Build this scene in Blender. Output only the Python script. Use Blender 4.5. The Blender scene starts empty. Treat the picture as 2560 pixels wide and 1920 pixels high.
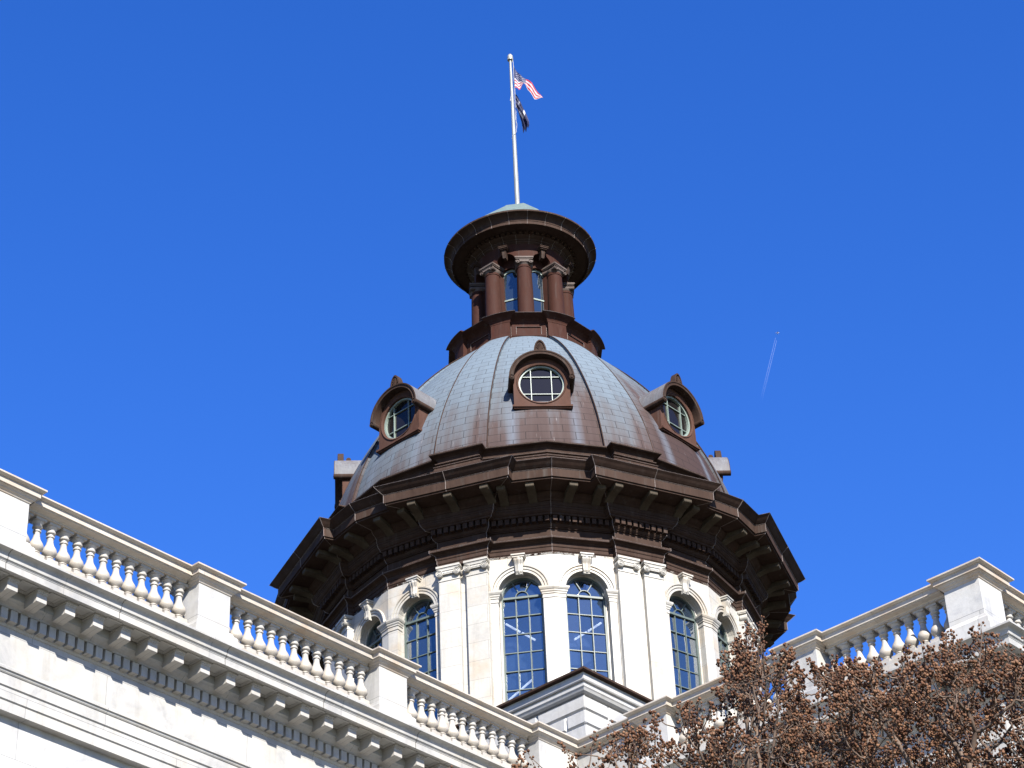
import bpy, bmesh, math, random
import numpy as np
from mathutils import Matrix, Vector
from math import sin, cos, radians, pi, sqrt, tan, atan2, hypot

sc = bpy.context.scene
COL = sc.collection
CAMZ = 1.7                      # camera height above the ground; every z in the builders below is relative to it
rnd = random.Random(7)

# ------------------------------------------------------------------ camera
cam = bpy.data.cameras.new('camera')
cam_o = bpy.data.objects.new('camera', cam)
COL.objects.link(cam_o)
cam.sensor_width = 36.0
cam.lens = 83.67
cam.clip_start = 0.1
cam.clip_end = 60000
_rt = Vector((0.99873, 0.03354, -0.03733)); _up = Vector((0.0498, -0.572, 0.8187)); _fw = Vector((-0.00605, 0.81953, 0.57299))
_fw.normalize(); _rt = (_rt - _rt.dot(_fw) * _fw).normalized(); _up = _rt.cross(_fw)
cam_o.matrix_world = Matrix(((_rt.x, _up.x, -_fw.x, 0.0), (_rt.y, _up.y, -_fw.y, -68.8), (_rt.z, _up.z, -_fw.z, CAMZ), (0, 0, 0, 1)))
sc.camera = cam_o

# ------------------------------------------------------------------ light
SUN_AZ, SUN_EL = 18.5, 35.8     # azimuth from -Y towards +X
world = bpy.data.worlds.new('World'); sc.world = world; world.use_nodes = True
wn = world.node_tree; wn.nodes.clear()
sky = wn.nodes.new('ShaderNodeTexSky'); sky.sky_type = 'NISHITA'; sky.sun_disc = False
sky.sun_elevation = radians(SUN_EL); sky.sun_rotation = radians(180 - SUN_AZ)
sky.air_density = 1.0; sky.dust_density = 0.1; sky.ozone_density = 4.0; sky.altitude = 100
hs = wn.nodes.new('ShaderNodeHueSaturation'); hs.inputs['Saturation'].default_value = 1.30; hs.inputs['Value'].default_value = 1.0; hs.inputs['Hue'].default_value = 0.5205
bg = wn.nodes.new('ShaderNodeBackground'); bg.inputs['Strength'].default_value = 0.0895
wo = wn.nodes.new('ShaderNodeOutputWorld')
wn.links.new(sky.outputs[0], hs.inputs['Color']); wn.links.new(hs.outputs[0], bg.inputs[0]); wn.links.new(bg.outputs[0], wo.inputs[0])
sun = bpy.data.lights.new('sun', 'SUN'); sun.energy = 5.0; sun.angle = radians(0.53); sun.color = (1.0, 0.95, 0.87)
sun_o = bpy.data.objects.new('sun', sun); COL.objects.link(sun_o)
sd = Vector((sin(radians(SUN_AZ)) * cos(radians(SUN_EL)), -cos(radians(SUN_AZ)) * cos(radians(SUN_EL)), sin(radians(SUN_EL))))
sun_o.rotation_euler = sd.to_track_quat('Z', 'Y').to_euler(); sun_o.location = sd * 100
sc.view_settings.view_transform = 'Standard'; sc.view_settings.look = 'None'
sc.view_settings.exposure = 1.6; sc.view_settings.gamma = 1.0
sc.cycles.max_bounces = 6

# ------------------------------------------------------------------ materials
def new_mat(name):
    m = bpy.data.materials.new(name); m.use_nodes = True
    nt = m.node_tree; return m, nt, nt.nodes['Principled BSDF']
def N(nt, t, **kw):
    n = nt.nodes.new(t)
    for k, v in kw.items():
        if k in n.inputs: n.inputs[k].default_value = v
        else: setattr(n, k, v)
    return n
def ramp(nt, stops, src):
    r = nt.nodes.new('ShaderNodeValToRGB'); e = r.color_ramp.elements
    while len(e) < len(stops): e.new(0.5)
    for q, (p, c) in zip(e, stops):
        q.position = p; q.color = (c[0], c[1], c[2], 1) if len(c) == 3 else c
    nt.links.new(src, r.inputs[0]); return r
def mixc(nt, fac, a, b, mode='MIX'):
    m = nt.nodes.new('ShaderNodeMix'); m.data_type = 'RGBA'; m.blend_type = mode
    for i, v in ((0, fac), (6, a), (7, b)):
        if hasattr(v, 'is_linked') or isinstance(v, bpy.types.NodeSocket): nt.links.new(v, m.inputs[i])
        else: m.inputs[i].default_value = v if i == 0 else (v[0], v[1], v[2], 1)
    return m.outputs[2]
def marble(name, light, dark, cream, bw=1.25, bh=0.56, joint=0.55, vein=1.0):
    m, nt, b = new_mat(name)
    tc = N(nt, 'ShaderNodeTexCoord'); uv = N(nt, 'ShaderNodeUVMap')
    br = N(nt, 'ShaderNodeTexBrick'); br.offset = 0.5
    for k, v in (('Scale', 1.0), ('Mortar Size', 0.007), ('Mortar Smooth', 0.3), ('Brick Width', bw), ('Row Height', bh), ('Bias', 0.0)): br.inputs[k].default_value = v
    br.inputs['Color1'].default_value = (0.0, 0, 0, 1); br.inputs['Color2'].default_value = (1, 1, 1, 1); br.inputs['Mortar'].default_value = (0.5, 0.5, 0.5, 1)
    nt.links.new(uv.outputs[0], br.inputs['Vector'])
    n1 = N(nt, 'ShaderNodeTexNoise', Scale=0.55, Detail=7.0, Roughness=0.62, Distortion=1.6); nt.links.new(tc.outputs['Object'], n1.inputs['Vector'])
    n2 = N(nt, 'ShaderNodeTexNoise', Scale=9.0, Detail=5.0, Roughness=0.7); nt.links.new(tc.outputs['Object'], n2.inputs['Vector'])
    n3 = N(nt, 'ShaderNodeTexNoise', Scale=1.3, Detail=3.0); nt.links.new(tc.outputs['Object'], n3.inputs['Vector'])
    v = ramp(nt, [(0.36, dark), (0.50, light), (0.60, light), (0.74, [x * 0.9 for x in light])], n1.outputs['Fac'])
    c = mixc(nt, vein, light, v.outputs[0])
    cf = ramp(nt, [(0.50, (0, 0, 0)), (0.68, (1, 1, 1))], n3.outputs['Fac'])
    c = mixc(nt, cf.outputs[0], c, cream)
    bt = ramp(nt, [(0.0, (0.93, 0.93, 0.93)), (1.0, (1.03, 1.03, 1.02))], br.outputs['Color'])
    c = mixc(nt, 1.0, c, bt.outputs[0], 'MULTIPLY')
    fg = ramp(nt, [(0.3, (0.90, 0.90, 0.89)), (0.65, (1.0, 1.0, 1.0))], n2.outputs['Fac'])
    c = mixc(nt, 1.0, c, fg.outputs[0], 'MULTIPLY')
    mps = N(nt, 'ShaderNodeMapping'); mps.inputs['Scale'].default_value = (3.2, 3.2, 0.22); nt.links.new(tc.outputs['Object'], mps.inputs[0])
    n4 = N(nt, 'ShaderNodeTexNoise', Scale=1.0, Detail=6.0, Roughness=0.7); nt.links.new(mps.outputs[0], n4.inputs['Vector'])
    stk = ramp(nt, [(0.32, (0.87, 0.865, 0.855)), (0.48, (1.0, 1.0, 1.0))], n4.outputs['Fac'])
    c = mixc(nt, 1.0, c, stk.outputs[0], 'MULTIPLY')
    oi = N(nt, 'ShaderNodeObjectInfo'); ov = ramp(nt, [(0.0, (0.90, 0.89, 0.87)), (1.0, (1.04, 1.04, 1.04))], oi.outputs['Random'])
    c = mixc(nt, 1.0, c, ov.outputs[0], 'MULTIPLY')
    jm = N(nt, 'ShaderNodeMath', operation='MULTIPLY'); nt.links.new(br.outputs['Fac'], jm.inputs[0]); jm.inputs[1].default_value = joint
    c = mixc(nt, jm.outputs[0], c, [x * 0.45 for x in dark])
    nt.links.new(c, b.inputs['Base Color']); b.inputs['Roughness'].default_value = 0.55
    bp = N(nt, 'ShaderNodeBump', Strength=0.25, Distance=0.02); nt.links.new(n2.outputs['Fac'], bp.inputs['Height']); nt.links.new(bp.outputs[0], b.inputs['Normal'])
    return m
MARBLE_DRUM = marble('marble_cream', (0.336, 0.3226, 0.2957), (0.2778, 0.2688, 0.2509), (0.3226, 0.2822, 0.2285), 1.5, 0.62, 0.75, 0.7)
MARBLE_WING = marble('marble_grey_white', (0.3356, 0.3314, 0.3228), (0.2507, 0.2507, 0.2524), (0.3228, 0.3101, 0.2889), 3.6, 1.15, 0.85, 1.0)
MARBLE_TRIM = marble('marble_trim', (0.3162, 0.3021, 0.2832), (0.2218, 0.2171, 0.2124), (0.2926, 0.2596, 0.2171), 2.6, 40.0, 0.5, 0.8)
MARBLE_COPING = marble('marble_coping_cream', (0.36, 0.325, 0.285), (0.28, 0.26, 0.235), (0.33, 0.265, 0.205), 2.6, 40.0, 0.6, 0.6)

def bronze(name, base, alt, spec=0.12, rough=0.5):
    m, nt, b = new_mat(name)
    tc = N(nt, 'ShaderNodeTexCoord')
    mp = N(nt, 'ShaderNodeMapping'); mp.inputs['Scale'].default_value = (1, 1, 0.25); nt.links.new(tc.outputs['Object'], mp.inputs[0])
    n1 = N(nt, 'ShaderNodeTexNoise', Scale=2.2, Detail=6.0, Roughness=0.65); nt.links.new(mp.outputs[0], n1.inputs['Vector'])
    n2 = N(nt, 'ShaderNodeTexNoise', Scale=14.0, Detail=4.0, Roughness=0.7); nt.links.new(mp.outputs[0], n2.inputs['Vector'])
    r = ramp(nt, [(0.35, base), (0.62, alt), (0.78, [base[0] * 1.45, base[1] * 1.1, base[2] * 0.95])], n1.outputs['Fac'])
    r2 = ramp(nt, [(0.35, (0.82, 0.82, 0.84)), (0.7, (1.1, 1.1, 1.1))], n2.outputs['Fac'])
    c = mixc(nt, 1.0, r.outputs[0], r2.outputs[0], 'MULTIPLY')
    mq = N(nt, 'ShaderNodeMapping'); mq.inputs['Scale'].default_value = (5, 5, 0.5); nt.links.new(tc.outputs['Object'], mq.inputs[0])
    n3 = N(nt, 'ShaderNodeTexNoise', Scale=1.0, Detail=5.0, Roughness=0.7); nt.links.new(mq.outputs[0], n3.inputs['Vector'])
    dr = ramp(nt, [(0.56, (0, 0, 0)), (0.74, (0.5, 0.5, 0.5))], n3.outputs['Fac'])
    c = mixc(nt, dr.outputs[0], c, [(x + y) * 0.5 for x, y in zip([q * 1.5 for q in alt], (0.07, 0.08, 0.078))])
    nt.links.new(c, b.inputs['Base Color'])
    b.inputs['Roughness'].default_value = rough; b.inputs['Metallic'].default_value = 0.0; b.inputs['Specular IOR Level'].default_value = spec
    rr = ramp(nt, [(0.3, (rough - 0.08,) * 3), (0.7, (rough + 0.12,) * 3)], n2.outputs['Fac']); nt.links.new(rr.outputs[0], b.inputs['Roughness'])
    bp = N(nt, 'ShaderNodeBump', Strength=0.12, Distance=0.02); nt.links.new(n1.outputs['Fac'], bp.inputs['Height']); nt.links.new(bp.outputs[0], b.inputs['Normal'])
    return m
BRONZE = bronze('bronze_brown', (0.02856, 0.01734, 0.013), (0.03978, 0.0255, 0.01989), spec=0.05, rough=0.72)
BRONZE_RED = bronze('bronze_red_brown', (0.0322, 0.01295, 0.0091), (0.0371, 0.01715, 0.0133), spec=0.05, rough=0.68)
BRONZE_OLIVE = bronze('bronze_olive_weathered', (0.042, 0.033, 0.024), (0.060, 0.050, 0.037), spec=0.05, rough=0.7)
BRONZE_CAP = bronze('bronze_capital_highlight', (0.060, 0.044, 0.037), (0.090, 0.072, 0.064), spec=0.1, rough=0.6)  # capitals paler overall, standing in for the highlights on their edges
BRONZE_DORMER = bronze('bronze_orange_brown', (0.054, 0.027, 0.01875), (0.063, 0.03525, 0.02775), spec=0.05, rough=0.70)
HOODTOP = bronze('bronze_grey_patina', (0.08625, 0.07875, 0.07875), (0.1125, 0.1162, 0.1237), rough=0.55)
BRONZE_LIGHT = bronze('bronze_seam_and_highlight', (0.12, 0.0975, 0.08625), (0.15, 0.1275, 0.12), rough=0.5)  # pale seams, and edge lines with the highlight put into the colour
VERDIGRIS = bronze('copper_verdigris', (0.07875, 0.1087, 0.1035), (0.1013, 0.135, 0.129), rough=0.65)

def dome_mat(name, rib=False):
    m, nt, b = new_mat(name)
    tc = N(nt, 'ShaderNodeTexCoord'); uv = N(nt, 'ShaderNodeUVMap')
    br = N(nt, 'ShaderNodeTexBrick'); br.offset = 0.5
    for k, v in (('Scale', 1.0), ('Mortar Size', 0.0105), ('Mortar Smooth', 0.25), ('Brick Width', 0.62), ('Row Height', 0.335), ('Bias', 0.0)): br.inputs[k].default_value = v
    br.inputs['Color1'].default_value = (0, 0, 0, 1); br.inputs['Color2'].default_value = (1, 1, 1, 1); br.inputs['Mortar'].default_value = (0.5, 0.5, 0.5, 1)
    nt.links.new(uv.outputs[0], br.inputs['Vector'])
    sp = N(nt, 'ShaderNodeSeparateXYZ'); nt.links.new(tc.outputs['Object'], sp.inputs[0])
    su = N(nt, 'ShaderNodeSeparateXYZ'); nt.links.new(uv.outputs[0], su.inputs[0])
    # streaks run down the slope: stretched noise in (u, v)
    mp = N(nt, 'ShaderNodeMapping'); mp.inputs['Scale'].default_value = (2.6, 0.16, 1); nt.links.new(uv.outputs[0], mp.inputs[0])
    ns = N(nt, 'ShaderNodeTexNoise', Scale=1.0, Detail=5.0, Roughness=0.6); nt.links.new(mp.outputs[0], ns.inputs['Vector'])
    nb = N(nt, 'ShaderNodeTexNoise', Scale=0.5, Detail=4.0); nt.links.new(tc.outputs['Object'], nb.inputs['Vector'])
    def math(op, a, bb):
        q = N(nt, 'ShaderNodeMath', operation=op)
        for i, v in enumerate((a, bb)):
            if isinstance(v, bpy.types.NodeSocket): nt.links.new(v, q.inputs[i])
            else: q.inputs[i].default_value = v
        return q.outputs[0]
    # amount of verdigris: grows with height, with streaks, plus a bluer left side, sky reflection painted into the colour
    h = math('MULTIPLY', math('SUBTRACT', sp.outputs['Z'], 40.0), 1 / 7.6)
    side = math('MULTIPLY', math('ADD', sp.outputs['X'], math('MULTIPLY', sp.outputs['Y'], 1.0)), -0.048)
    a = math('ADD', math('ADD', h, side), math('MULTIPLY', math('SUBTRACT', ns.outputs['Fac'], 0.5), 0.85))
    a = math('ADD', a, math('MULTIPLY', math('SUBTRACT', nb.outputs['Fac'], 0.5), 0.3))
    a = math('ADD', a, math('MULTIPLY', math('SUBTRACT', br.outputs['Color'], 0.5), 0.08))
    r = ramp(nt, [(0.0, (0.036, 0.0235, 0.0215)), (0.28, (0.050, 0.036, 0.034)), (0.46, (0.068, 0.069, 0.075)), (0.66, (0.080, 0.097, 0.115)), (0.95, (0.094, 0.119, 0.143))], a)
    # run-off stains below the lower corners of the dormers
    q = math('SUBTRACT', math('MODULO', su.outputs['X'], 4.2019), 2.10095)
    q = math('SUBTRACT', math('ABSOLUTE', math('SUBTRACT', math('ABSOLUTE', q, 0.0), 2.10095), 0.0), 0.80)
    q = math('ABSOLUTE', q, 0.0)
    q = math('SUBTRACT', 1.0, math('MULTIPLY', q, 5.0)); q.node.use_clamp = True
    zz = math('MULTIPLY', math('SUBTRACT', 43.6, sp.outputs['Z']), 1.4); zz.node.use_clamp = True
    q = math('MULTIPLY', math('MULTIPLY', q, zz), math('MULTIPLY', ns.outputs['Fac'], 1.25))
    cc = mixc(nt, q, r.outputs[0], (0.095, 0.112, 0.138))
    # bird lime and pale drips
    mp2 = N(nt, 'ShaderNodeMapping'); mp2.inputs['Scale'].default_value = (14, 1.1, 1); nt.links.new(uv.outputs[0], mp2.inputs[0])
    nd = N(nt, 'ShaderNodeTexNoise', Scale=1.0, Detail=2.0, Roughness=0.5); nt.links.new(mp2.outputs[0], nd.inputs['Vector'])
    dr = ramp(nt, [(0.71, (0, 0, 0)), (0.76, (0.55, 0.55, 0.55))], nd.outputs['Fac'])
    cc = mixc(nt, dr.outputs[0], cc, (0.19, 0.18, 0.18))
    jm = math('MULTIPLY', br.outputs['Fac'], 0.7)
    c = mixc(nt, jm, cc, (0.014, 0.012, 0.012))
    nt.links.new(c, b.inputs['Base Color'])
    b.inputs['Roughness'].default_value = 0.72; b.inputs['Metallic'].default_value = 0.0; b.inputs['Specular IOR Level'].default_value = 0.08
    inv = math('SUBTRACT', 1.0, br.outputs['Fac'])
    bp = N(nt, 'ShaderNodeBump', Strength=0.5, Distance=0.012); nt.links.new(inv, bp.inputs['Height']); nt.links.new(bp.outputs[0], b.inputs['Normal'])
    return m
DOME = dome_mat('dome_copper_tiles')

def plain(name, col, rough=0.5, metal=0.0, noise=0.12, scale=6.0):
    m, nt, b = new_mat(name)
    tc = N(nt, 'ShaderNodeTexCoord'); n = N(nt, 'ShaderNodeTexNoise', Scale=scale, Detail=5.0); nt.links.new(tc.outputs['Object'], n.inputs['Vector'])
    r = ramp(nt, [(0.3, [x * (1 - noise) for x in col]), (0.7, [min(1, x * (1 + noise)) for x in col])], n.outputs['Fac'])
    nt.links.new(r.outputs[0], b.inputs['Base Color']); b.inputs['Roughness'].default_value = rough; b.inputs['Metallic'].default_value = metal
    return m
FRAME = plain('window_frame_green', (0.06, 0.07875, 0.07125), 0.5)
FRAME_PALE = plain('window_frame_pale', (0.1312, 0.165, 0.1462), 0.5)
POLE = plain('flagpole_paint', (0.15, 0.1613, 0.1613), 0.45)
POLECAP = plain('flagpole_cap_metal', (0.2475, 0.2475, 0.2175), 0.4, 0.3)
ROPE = plain('halyard_rope', (0.255, 0.255, 0.2475), 0.8)
ROOF = plain('flat_roof_membrane', (0.06, 0.056, 0.053), 0.85)
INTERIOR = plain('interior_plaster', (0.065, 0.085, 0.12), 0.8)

def glass(name, tint, diff, trans=0.45, gloss=0.35, spec=0.5):
    m = bpy.data.materials.new(name); m.use_nodes = True; nt = m.node_tree; nt.nodes.clear()
    out = N(nt, 'ShaderNodeOutputMaterial'); tr = N(nt, 'ShaderNodeBsdfTransparent'); tr.inputs[0].default_value = (*tint, 1)
    pb = N(nt, 'ShaderNodeBsdfPrincipled'); pb.inputs['Base Color'].default_value = (*diff, 1); pb.inputs['Roughness'].default_value = 0.06; pb.inputs['Specular IOR Level'].default_value = spec
    gl = N(nt, 'ShaderNodeBsdfGlossy'); gl.inputs['Roughness'].default_value = 0.03; gl.inputs[0].default_value = (0.86, 0.92, 0.93, 1)
    tc = N(nt, 'ShaderNodeTexCoord'); n = N(nt, 'ShaderNodeTexNoise', Scale=1.6, Detail=2.0); nt.links.new(tc.outputs['Object'], n.inputs['Vector'])
    bp = N(nt, 'ShaderNodeBump', Strength=0.08, Distance=0.05); nt.links.new(n.outputs['Fac'], bp.inputs['Height']); nt.links.new(bp.outputs[0], gl.inputs['Normal'])
    m1 = N(nt, 'ShaderNodeMixShader'); m1.inputs[0].default_value = gloss; nt.links.new(pb.outputs[0], m1.inputs[1]); nt.links.new(gl.outputs[0], m1.inputs[2])
    m2 = N(nt, 'ShaderNodeMixShader'); m2.inputs[0].default_value = trans; nt.links.new(m1.outputs[0], m2.inputs[1]); nt.links.new(tr.outputs[0], m2.inputs[2])
    nt.links.new(m2.outputs[0], out.inputs[0]); return m
GLASS = glass('blue_window_glass', (0.6, 0.72, 0.9), (0.020, 0.034, 0.058), 0.4, 0.30)
GLASS_DARK = glass('dark_window_glass', (0.5, 0.55, 0.6), (0.008, 0.007, 0.007), 0.0, 0.02, 0.15)
GLASS_LANTERN = glass('lantern_window_glass', (0.5, 0.6, 0.7), (0.010, 0.016, 0.024), 0.0, 0.10, 0.3)
def emit(name, col, s):
    m, nt, b = new_mat(name); b.inputs['Base Color'].default_value = (*col, 1)
    b.inputs['Emission Color'].default_value = (*col, 1); b.inputs['Emission Strength'].default_value = s; return m
TUBE = emit('fluorescent_tube_white', (1.0, 0.92, 0.84), 0.55)

# ------------------------------------------------------------------ mesh builder
class MB:
    def __init__(s): s.v = []; s.f = []; s.m = []; s.uv = None
    def add(s, vs, fs, mi=0):
        o = len(s.v); s.v.extend([tuple(p) for p in vs]); s.f.extend([tuple(o + i for i in f) for f in fs]); s.m.extend([mi] * len(fs))
    def grid(s, rows, closed=False, mi=0, flip=False):
        n = len(rows[0]); o = len(s.v)
        for r in rows: s.v.extend([tuple(p) for p in r])
        for i in range(len(rows) - 1):
            for j in range(n if closed else n - 1):
                k = (j + 1) % n
                a, b, c, d = o + i * n + j, o + i * n + k, o + (i + 1) * n + k, o + (i + 1) * n + j
                s.f.append((a, b, c, d)); s.m.append(mi)
    def box(s, x0, x1, y0, y1, z0, z1, X=None, mi=0):
        p = [(x, y, z) for z in (z0, z1) for y in (y0, y1) for x in (x0, x1)]
        if X: p = [X(*q) for q in p]
        s.add(p, [(0, 2, 3, 1), (4, 5, 7, 6), (0, 1, 5, 4), (2, 6, 7, 3), (0, 4, 6, 2), (1, 3, 7, 5)], mi)
    def lathe(s, prof, X, n=16, mi=0, cap=True):
        rows = [[X(r * cos(2 * pi * j / n), r * sin(2 * pi * j / n), z) for j in range(n)] for r, z in prof]
        o = len(s.v); s.grid(rows, True, mi)
        if cap:
            s.f.append(tuple(o + j for j in range(n))[::-1]); s.m.append(mi)
            e = o + (len(prof) - 1) * n; s.f.append(tuple(e + j for j in range(n))); s.m.append(mi)
    def tube(s, pts, r, n=6, mi=0, cap=True):
        pts = [Vector(p) for p in pts]; rs = r if isinstance(r, (list, tuple)) else [r] * len(pts)
        rows = []
        for i, p in enumerate(pts):
            d = (pts[min(i + 1, len(pts) - 1)] - pts[max(i - 1, 0)]).normalized()
            a = d.cross(Vector((0, 0, 1)))
            if a.length < 1e-3: a = d.cross(Vector((1, 0, 0)))
            a.normalize(); b = d.cross(a)
            rows.append([p + a * rs[i] * cos(2 * pi * j / n) + b * rs[i] * sin(2 * pi * j / n) for j in range(n)])
        o = len(s.v); s.grid(rows, True, mi)
        if cap:
            s.f.append(tuple(o + j for j in range(n))); s.m.append(mi)
            e = o + (len(pts) - 1) * n; s.f.append(tuple(e + j for j in range(n))); s.m.append(mi)
    def build(s, name, mats, parent=None, smooth=False, uvs=None, bevel=0.0, label=None, recalc=True):
        me = bpy.data.meshes.new(name)
        me.from_pydata(s.v, [], s.f)
        if not isinstance(mats, (list, tuple)): mats = [mats]
        for m in mats: me.materials.append(m)
        me.polygons.foreach_set('material_index', s.m)
        if recalc:
            bm = bmesh.new(); bm.from_mesh(me); bmesh.ops.recalc_face_normals(bm, faces=bm.faces); bm.to_mesh(me); bm.free()
        if uvs is None:
            ul = me.uv_layers.new(name='UVMap'); data = np.zeros(len(me.loops) * 2)
            co = np.zeros(len(me.vertices) * 3); me.vertices.foreach_get('co', co); co = co.reshape(-1, 3)
            for p in me.polygons:
                n = p.normal
                if abs(n.z) < 0.75:
                    L = hypot(n.x, n.y) or 1; tx, ty = -n.y / L, n.x / L
                    for li in p.loop_indices:
                        q = co[me.loops[li].vertex_index]; data[2 * li] = q[0] * tx + q[1] * ty; data[2 * li + 1] = q[2]
                else:
                    for li in p.loop_indices:
                        q = co[me.loops[li].vertex_index]; data[2 * li] = q[0]; data[2 * li + 1] = q[1]
            ul.data.foreach_set('uv', data)
        else:
            ul = me.uv_layers.new(name='UVMap'); data = np.zeros(len(me.loops) * 2)
            for l in me.loops: data[2 * l.index:2 * l.index + 2] = uvs[l.vertex_index]
            ul.data.foreach_set('uv', data)
        if smooth:
            me.polygons.foreach_set('use_smooth', [True] * len(me.polygons))
            me.set_sharp_from_angle(angle=radians(38))
        o = bpy.data.objects.new(name, me); COL.objects.link(o)
        if parent is not None:
            o.parent = parent
            if parent.type == 'EMPTY': o.location = (0, 0, CAMZ)
        if bevel:
            md = o.modifiers.new('bevel', 'BEVEL'); md.width = bevel; md.segments = 2; md.limit_method = 'ANGLE'; md.angle_limit = radians(40)
        if label: o['label'] = label
        return o
def dup(o, rotz=0.0, loc=None, parent=None):
    c = o.copy(); COL.objects.link(c)
    if parent is not None: c.parent = parent
    c.rotation_euler.z += rotz
    if loc is not None: c.location = loc
    for ch in list(o.children):
        d = ch.copy(); COL.objects.link(d); d.parent = c
    return c
def empty(name, loc, rz=0.0):
    o = bpy.data.objects.new(name, None); COL.objects.link(o); o.location = loc; o.rotation_euler.z = rz; o.empty_display_size = 0.5; return o
def tag(o, label, cat, group=None, kind=None):
    o['label'] = label; o['category'] = cat
    if group: o['group'] = group
    if kind: o['kind'] = kind
def nt_(phi):
    a = radians(phi); return (sin(a), -cos(a)), (cos(a), sin(a))
def LF(phi, base=0.0, t0=0.0):
    n, t = nt_(phi)
    return lambda w, d, z: (n[0] * (base + d) + t[0] * (w + t0), n[1] * (base + d) + t[1] * (w + t0), z)
def sweep(mb, path, prof, closed=False, mi=0):
    """profile (out, z) swept along a plan path; 'out' points to the right of the direction of travel"""
    n = len(path); P = [Vector(p) for p in path]; offs = []
    for i in range(n):
        a = P[i] - P[i - 1] if (closed or i > 0) else P[1] - P[0]
        b = P[(i + 1) % n] - P[i] if (closed or i < n - 1) else P[i] - P[i - 1]
        a.normalize(); b.normalize()
        na = Vector((a.y, -a.x)); nb = Vector((b.y, -b.x)); m = (na + nb).normalized()
        offs.append(m / max(0.2, m.dot(na)))
    rows = [[(P[i].x + offs[i].x * o, P[i].y + offs[i].y * o, z) for i in range(n)] for o, z in prof]
    mb.grid(rows, closed, mi)

# ------------------------------------------------------------------ the building (built square to its own axes, then turned)
BLD = empty('capitol_building', (0, 0, 0), radians(-40.7))
tag(BLD, 'white marble capitol with brown bronze dome, round lantern and balustraded wings', 'building')

AP, C11, S11 = 6.866, cos(radians(11.25)), sin(radians(11.25))
def oring(ap, D, W, z):
    pts = []
    for k in range(8):
        a = 45 * k; n, t = nt_(a); R = ap / C11
        pts.append((n[0] * R, n[1] * R, z))
        n, t = nt_(a + 22.5); s = (ap - W * S11) / C11
        D2 = max(D, s + 0.01)
        for d, w in ((s, -W), (D2, -W), (D2, W), (s, W)):
            pts.append((n[0] * d + t[0] * w, n[1] * d + t[1] * w, z))
    return pts
def ent(o, z): return oring(AP + o, 7.045 + 0.94 * o, 0.80 + 0.89 * o, z)

# --- drum wall with arched openings
WC, WA, SILL, SPR = 0.345, 0.68, 31.3, 35.72
def half_bay(mb, phi, sg):
    L = LF(phi, AP)
    w_cr, w_pr = 1.366, -0.64            # towards the crease / towards the pier, measured with sg
    c, a, zb, zt = WC, WA, 28.9, 36.98
    q = lambda w, d, z: L(-sg * w, d, z)
    n = 18
    arc = [(c + a * cos(pi * i / n), SPR + a * sin(pi * i / n)) for i in range(n + 1)]
    mb.add([q(w_cr, 0, zb), q(c + a, 0, zb), q(c + a, 0, SILL), q(c + a, 0, SPR), q(c + a, 0, zt), q(w_cr, 0, zt)], [(0, 1, 2, 3, 4, 5)])
    mb.add([q(w_pr, 0, zb), q(c - a, 0, zb), q(c - a, 0, SILL), q(c - a, 0, SPR), q(c - a, 0, zt), q(w_pr, 0, zt)], [(0, 1, 2, 3, 4, 5)])
    mb.add([q(c - a, 0, zb), q(c + a, 0, zb), q(c + a, 0, SILL), q(c - a, 0, SILL)], [(0, 1, 2, 3)])
    for i in range(n):
        (w0, z0), (w1, z1) = arc[i], arc[i + 1]
        mb.add([q(w0, 0, z0), q(w1, 0, z1), q(w1, 0, zt), q(w0, 0, zt)], [(0, 1, 2, 3)])
    # stepped reveal
    for (aa, d0, ab, d1) in ((a, 0, a, -0.24), (a, -0.24, a - 0.055, -0.24), (a - 0.055, -0.24, a - 0.055, -0.52)):
        out = lambda r, d: [q(c + r, d, SILL)] + [q(c + r * cos(pi * i / n), d, SPR + r * sin(pi * i / n)) for i in range(n + 1)] + [q(c - r, d, SILL)]
        mb.grid([out(aa, d0), out(ab, d1)], True)
mb = MB()
for k in range(8):
    half_bay(mb, 45 * k + 11.25, 1); half_bay(mb, 45 * k - 11.25, -1)
    # pier core
    n, t = nt_(45 * k + 22.5); L = LF(45 * k + 22.5)
    mb.box(-0.79, 0.79, 6.6, 6.90, 28.9, 36.98, L)
mb.build('drum_wall', MARBLE_DRUM, BLD)

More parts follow.
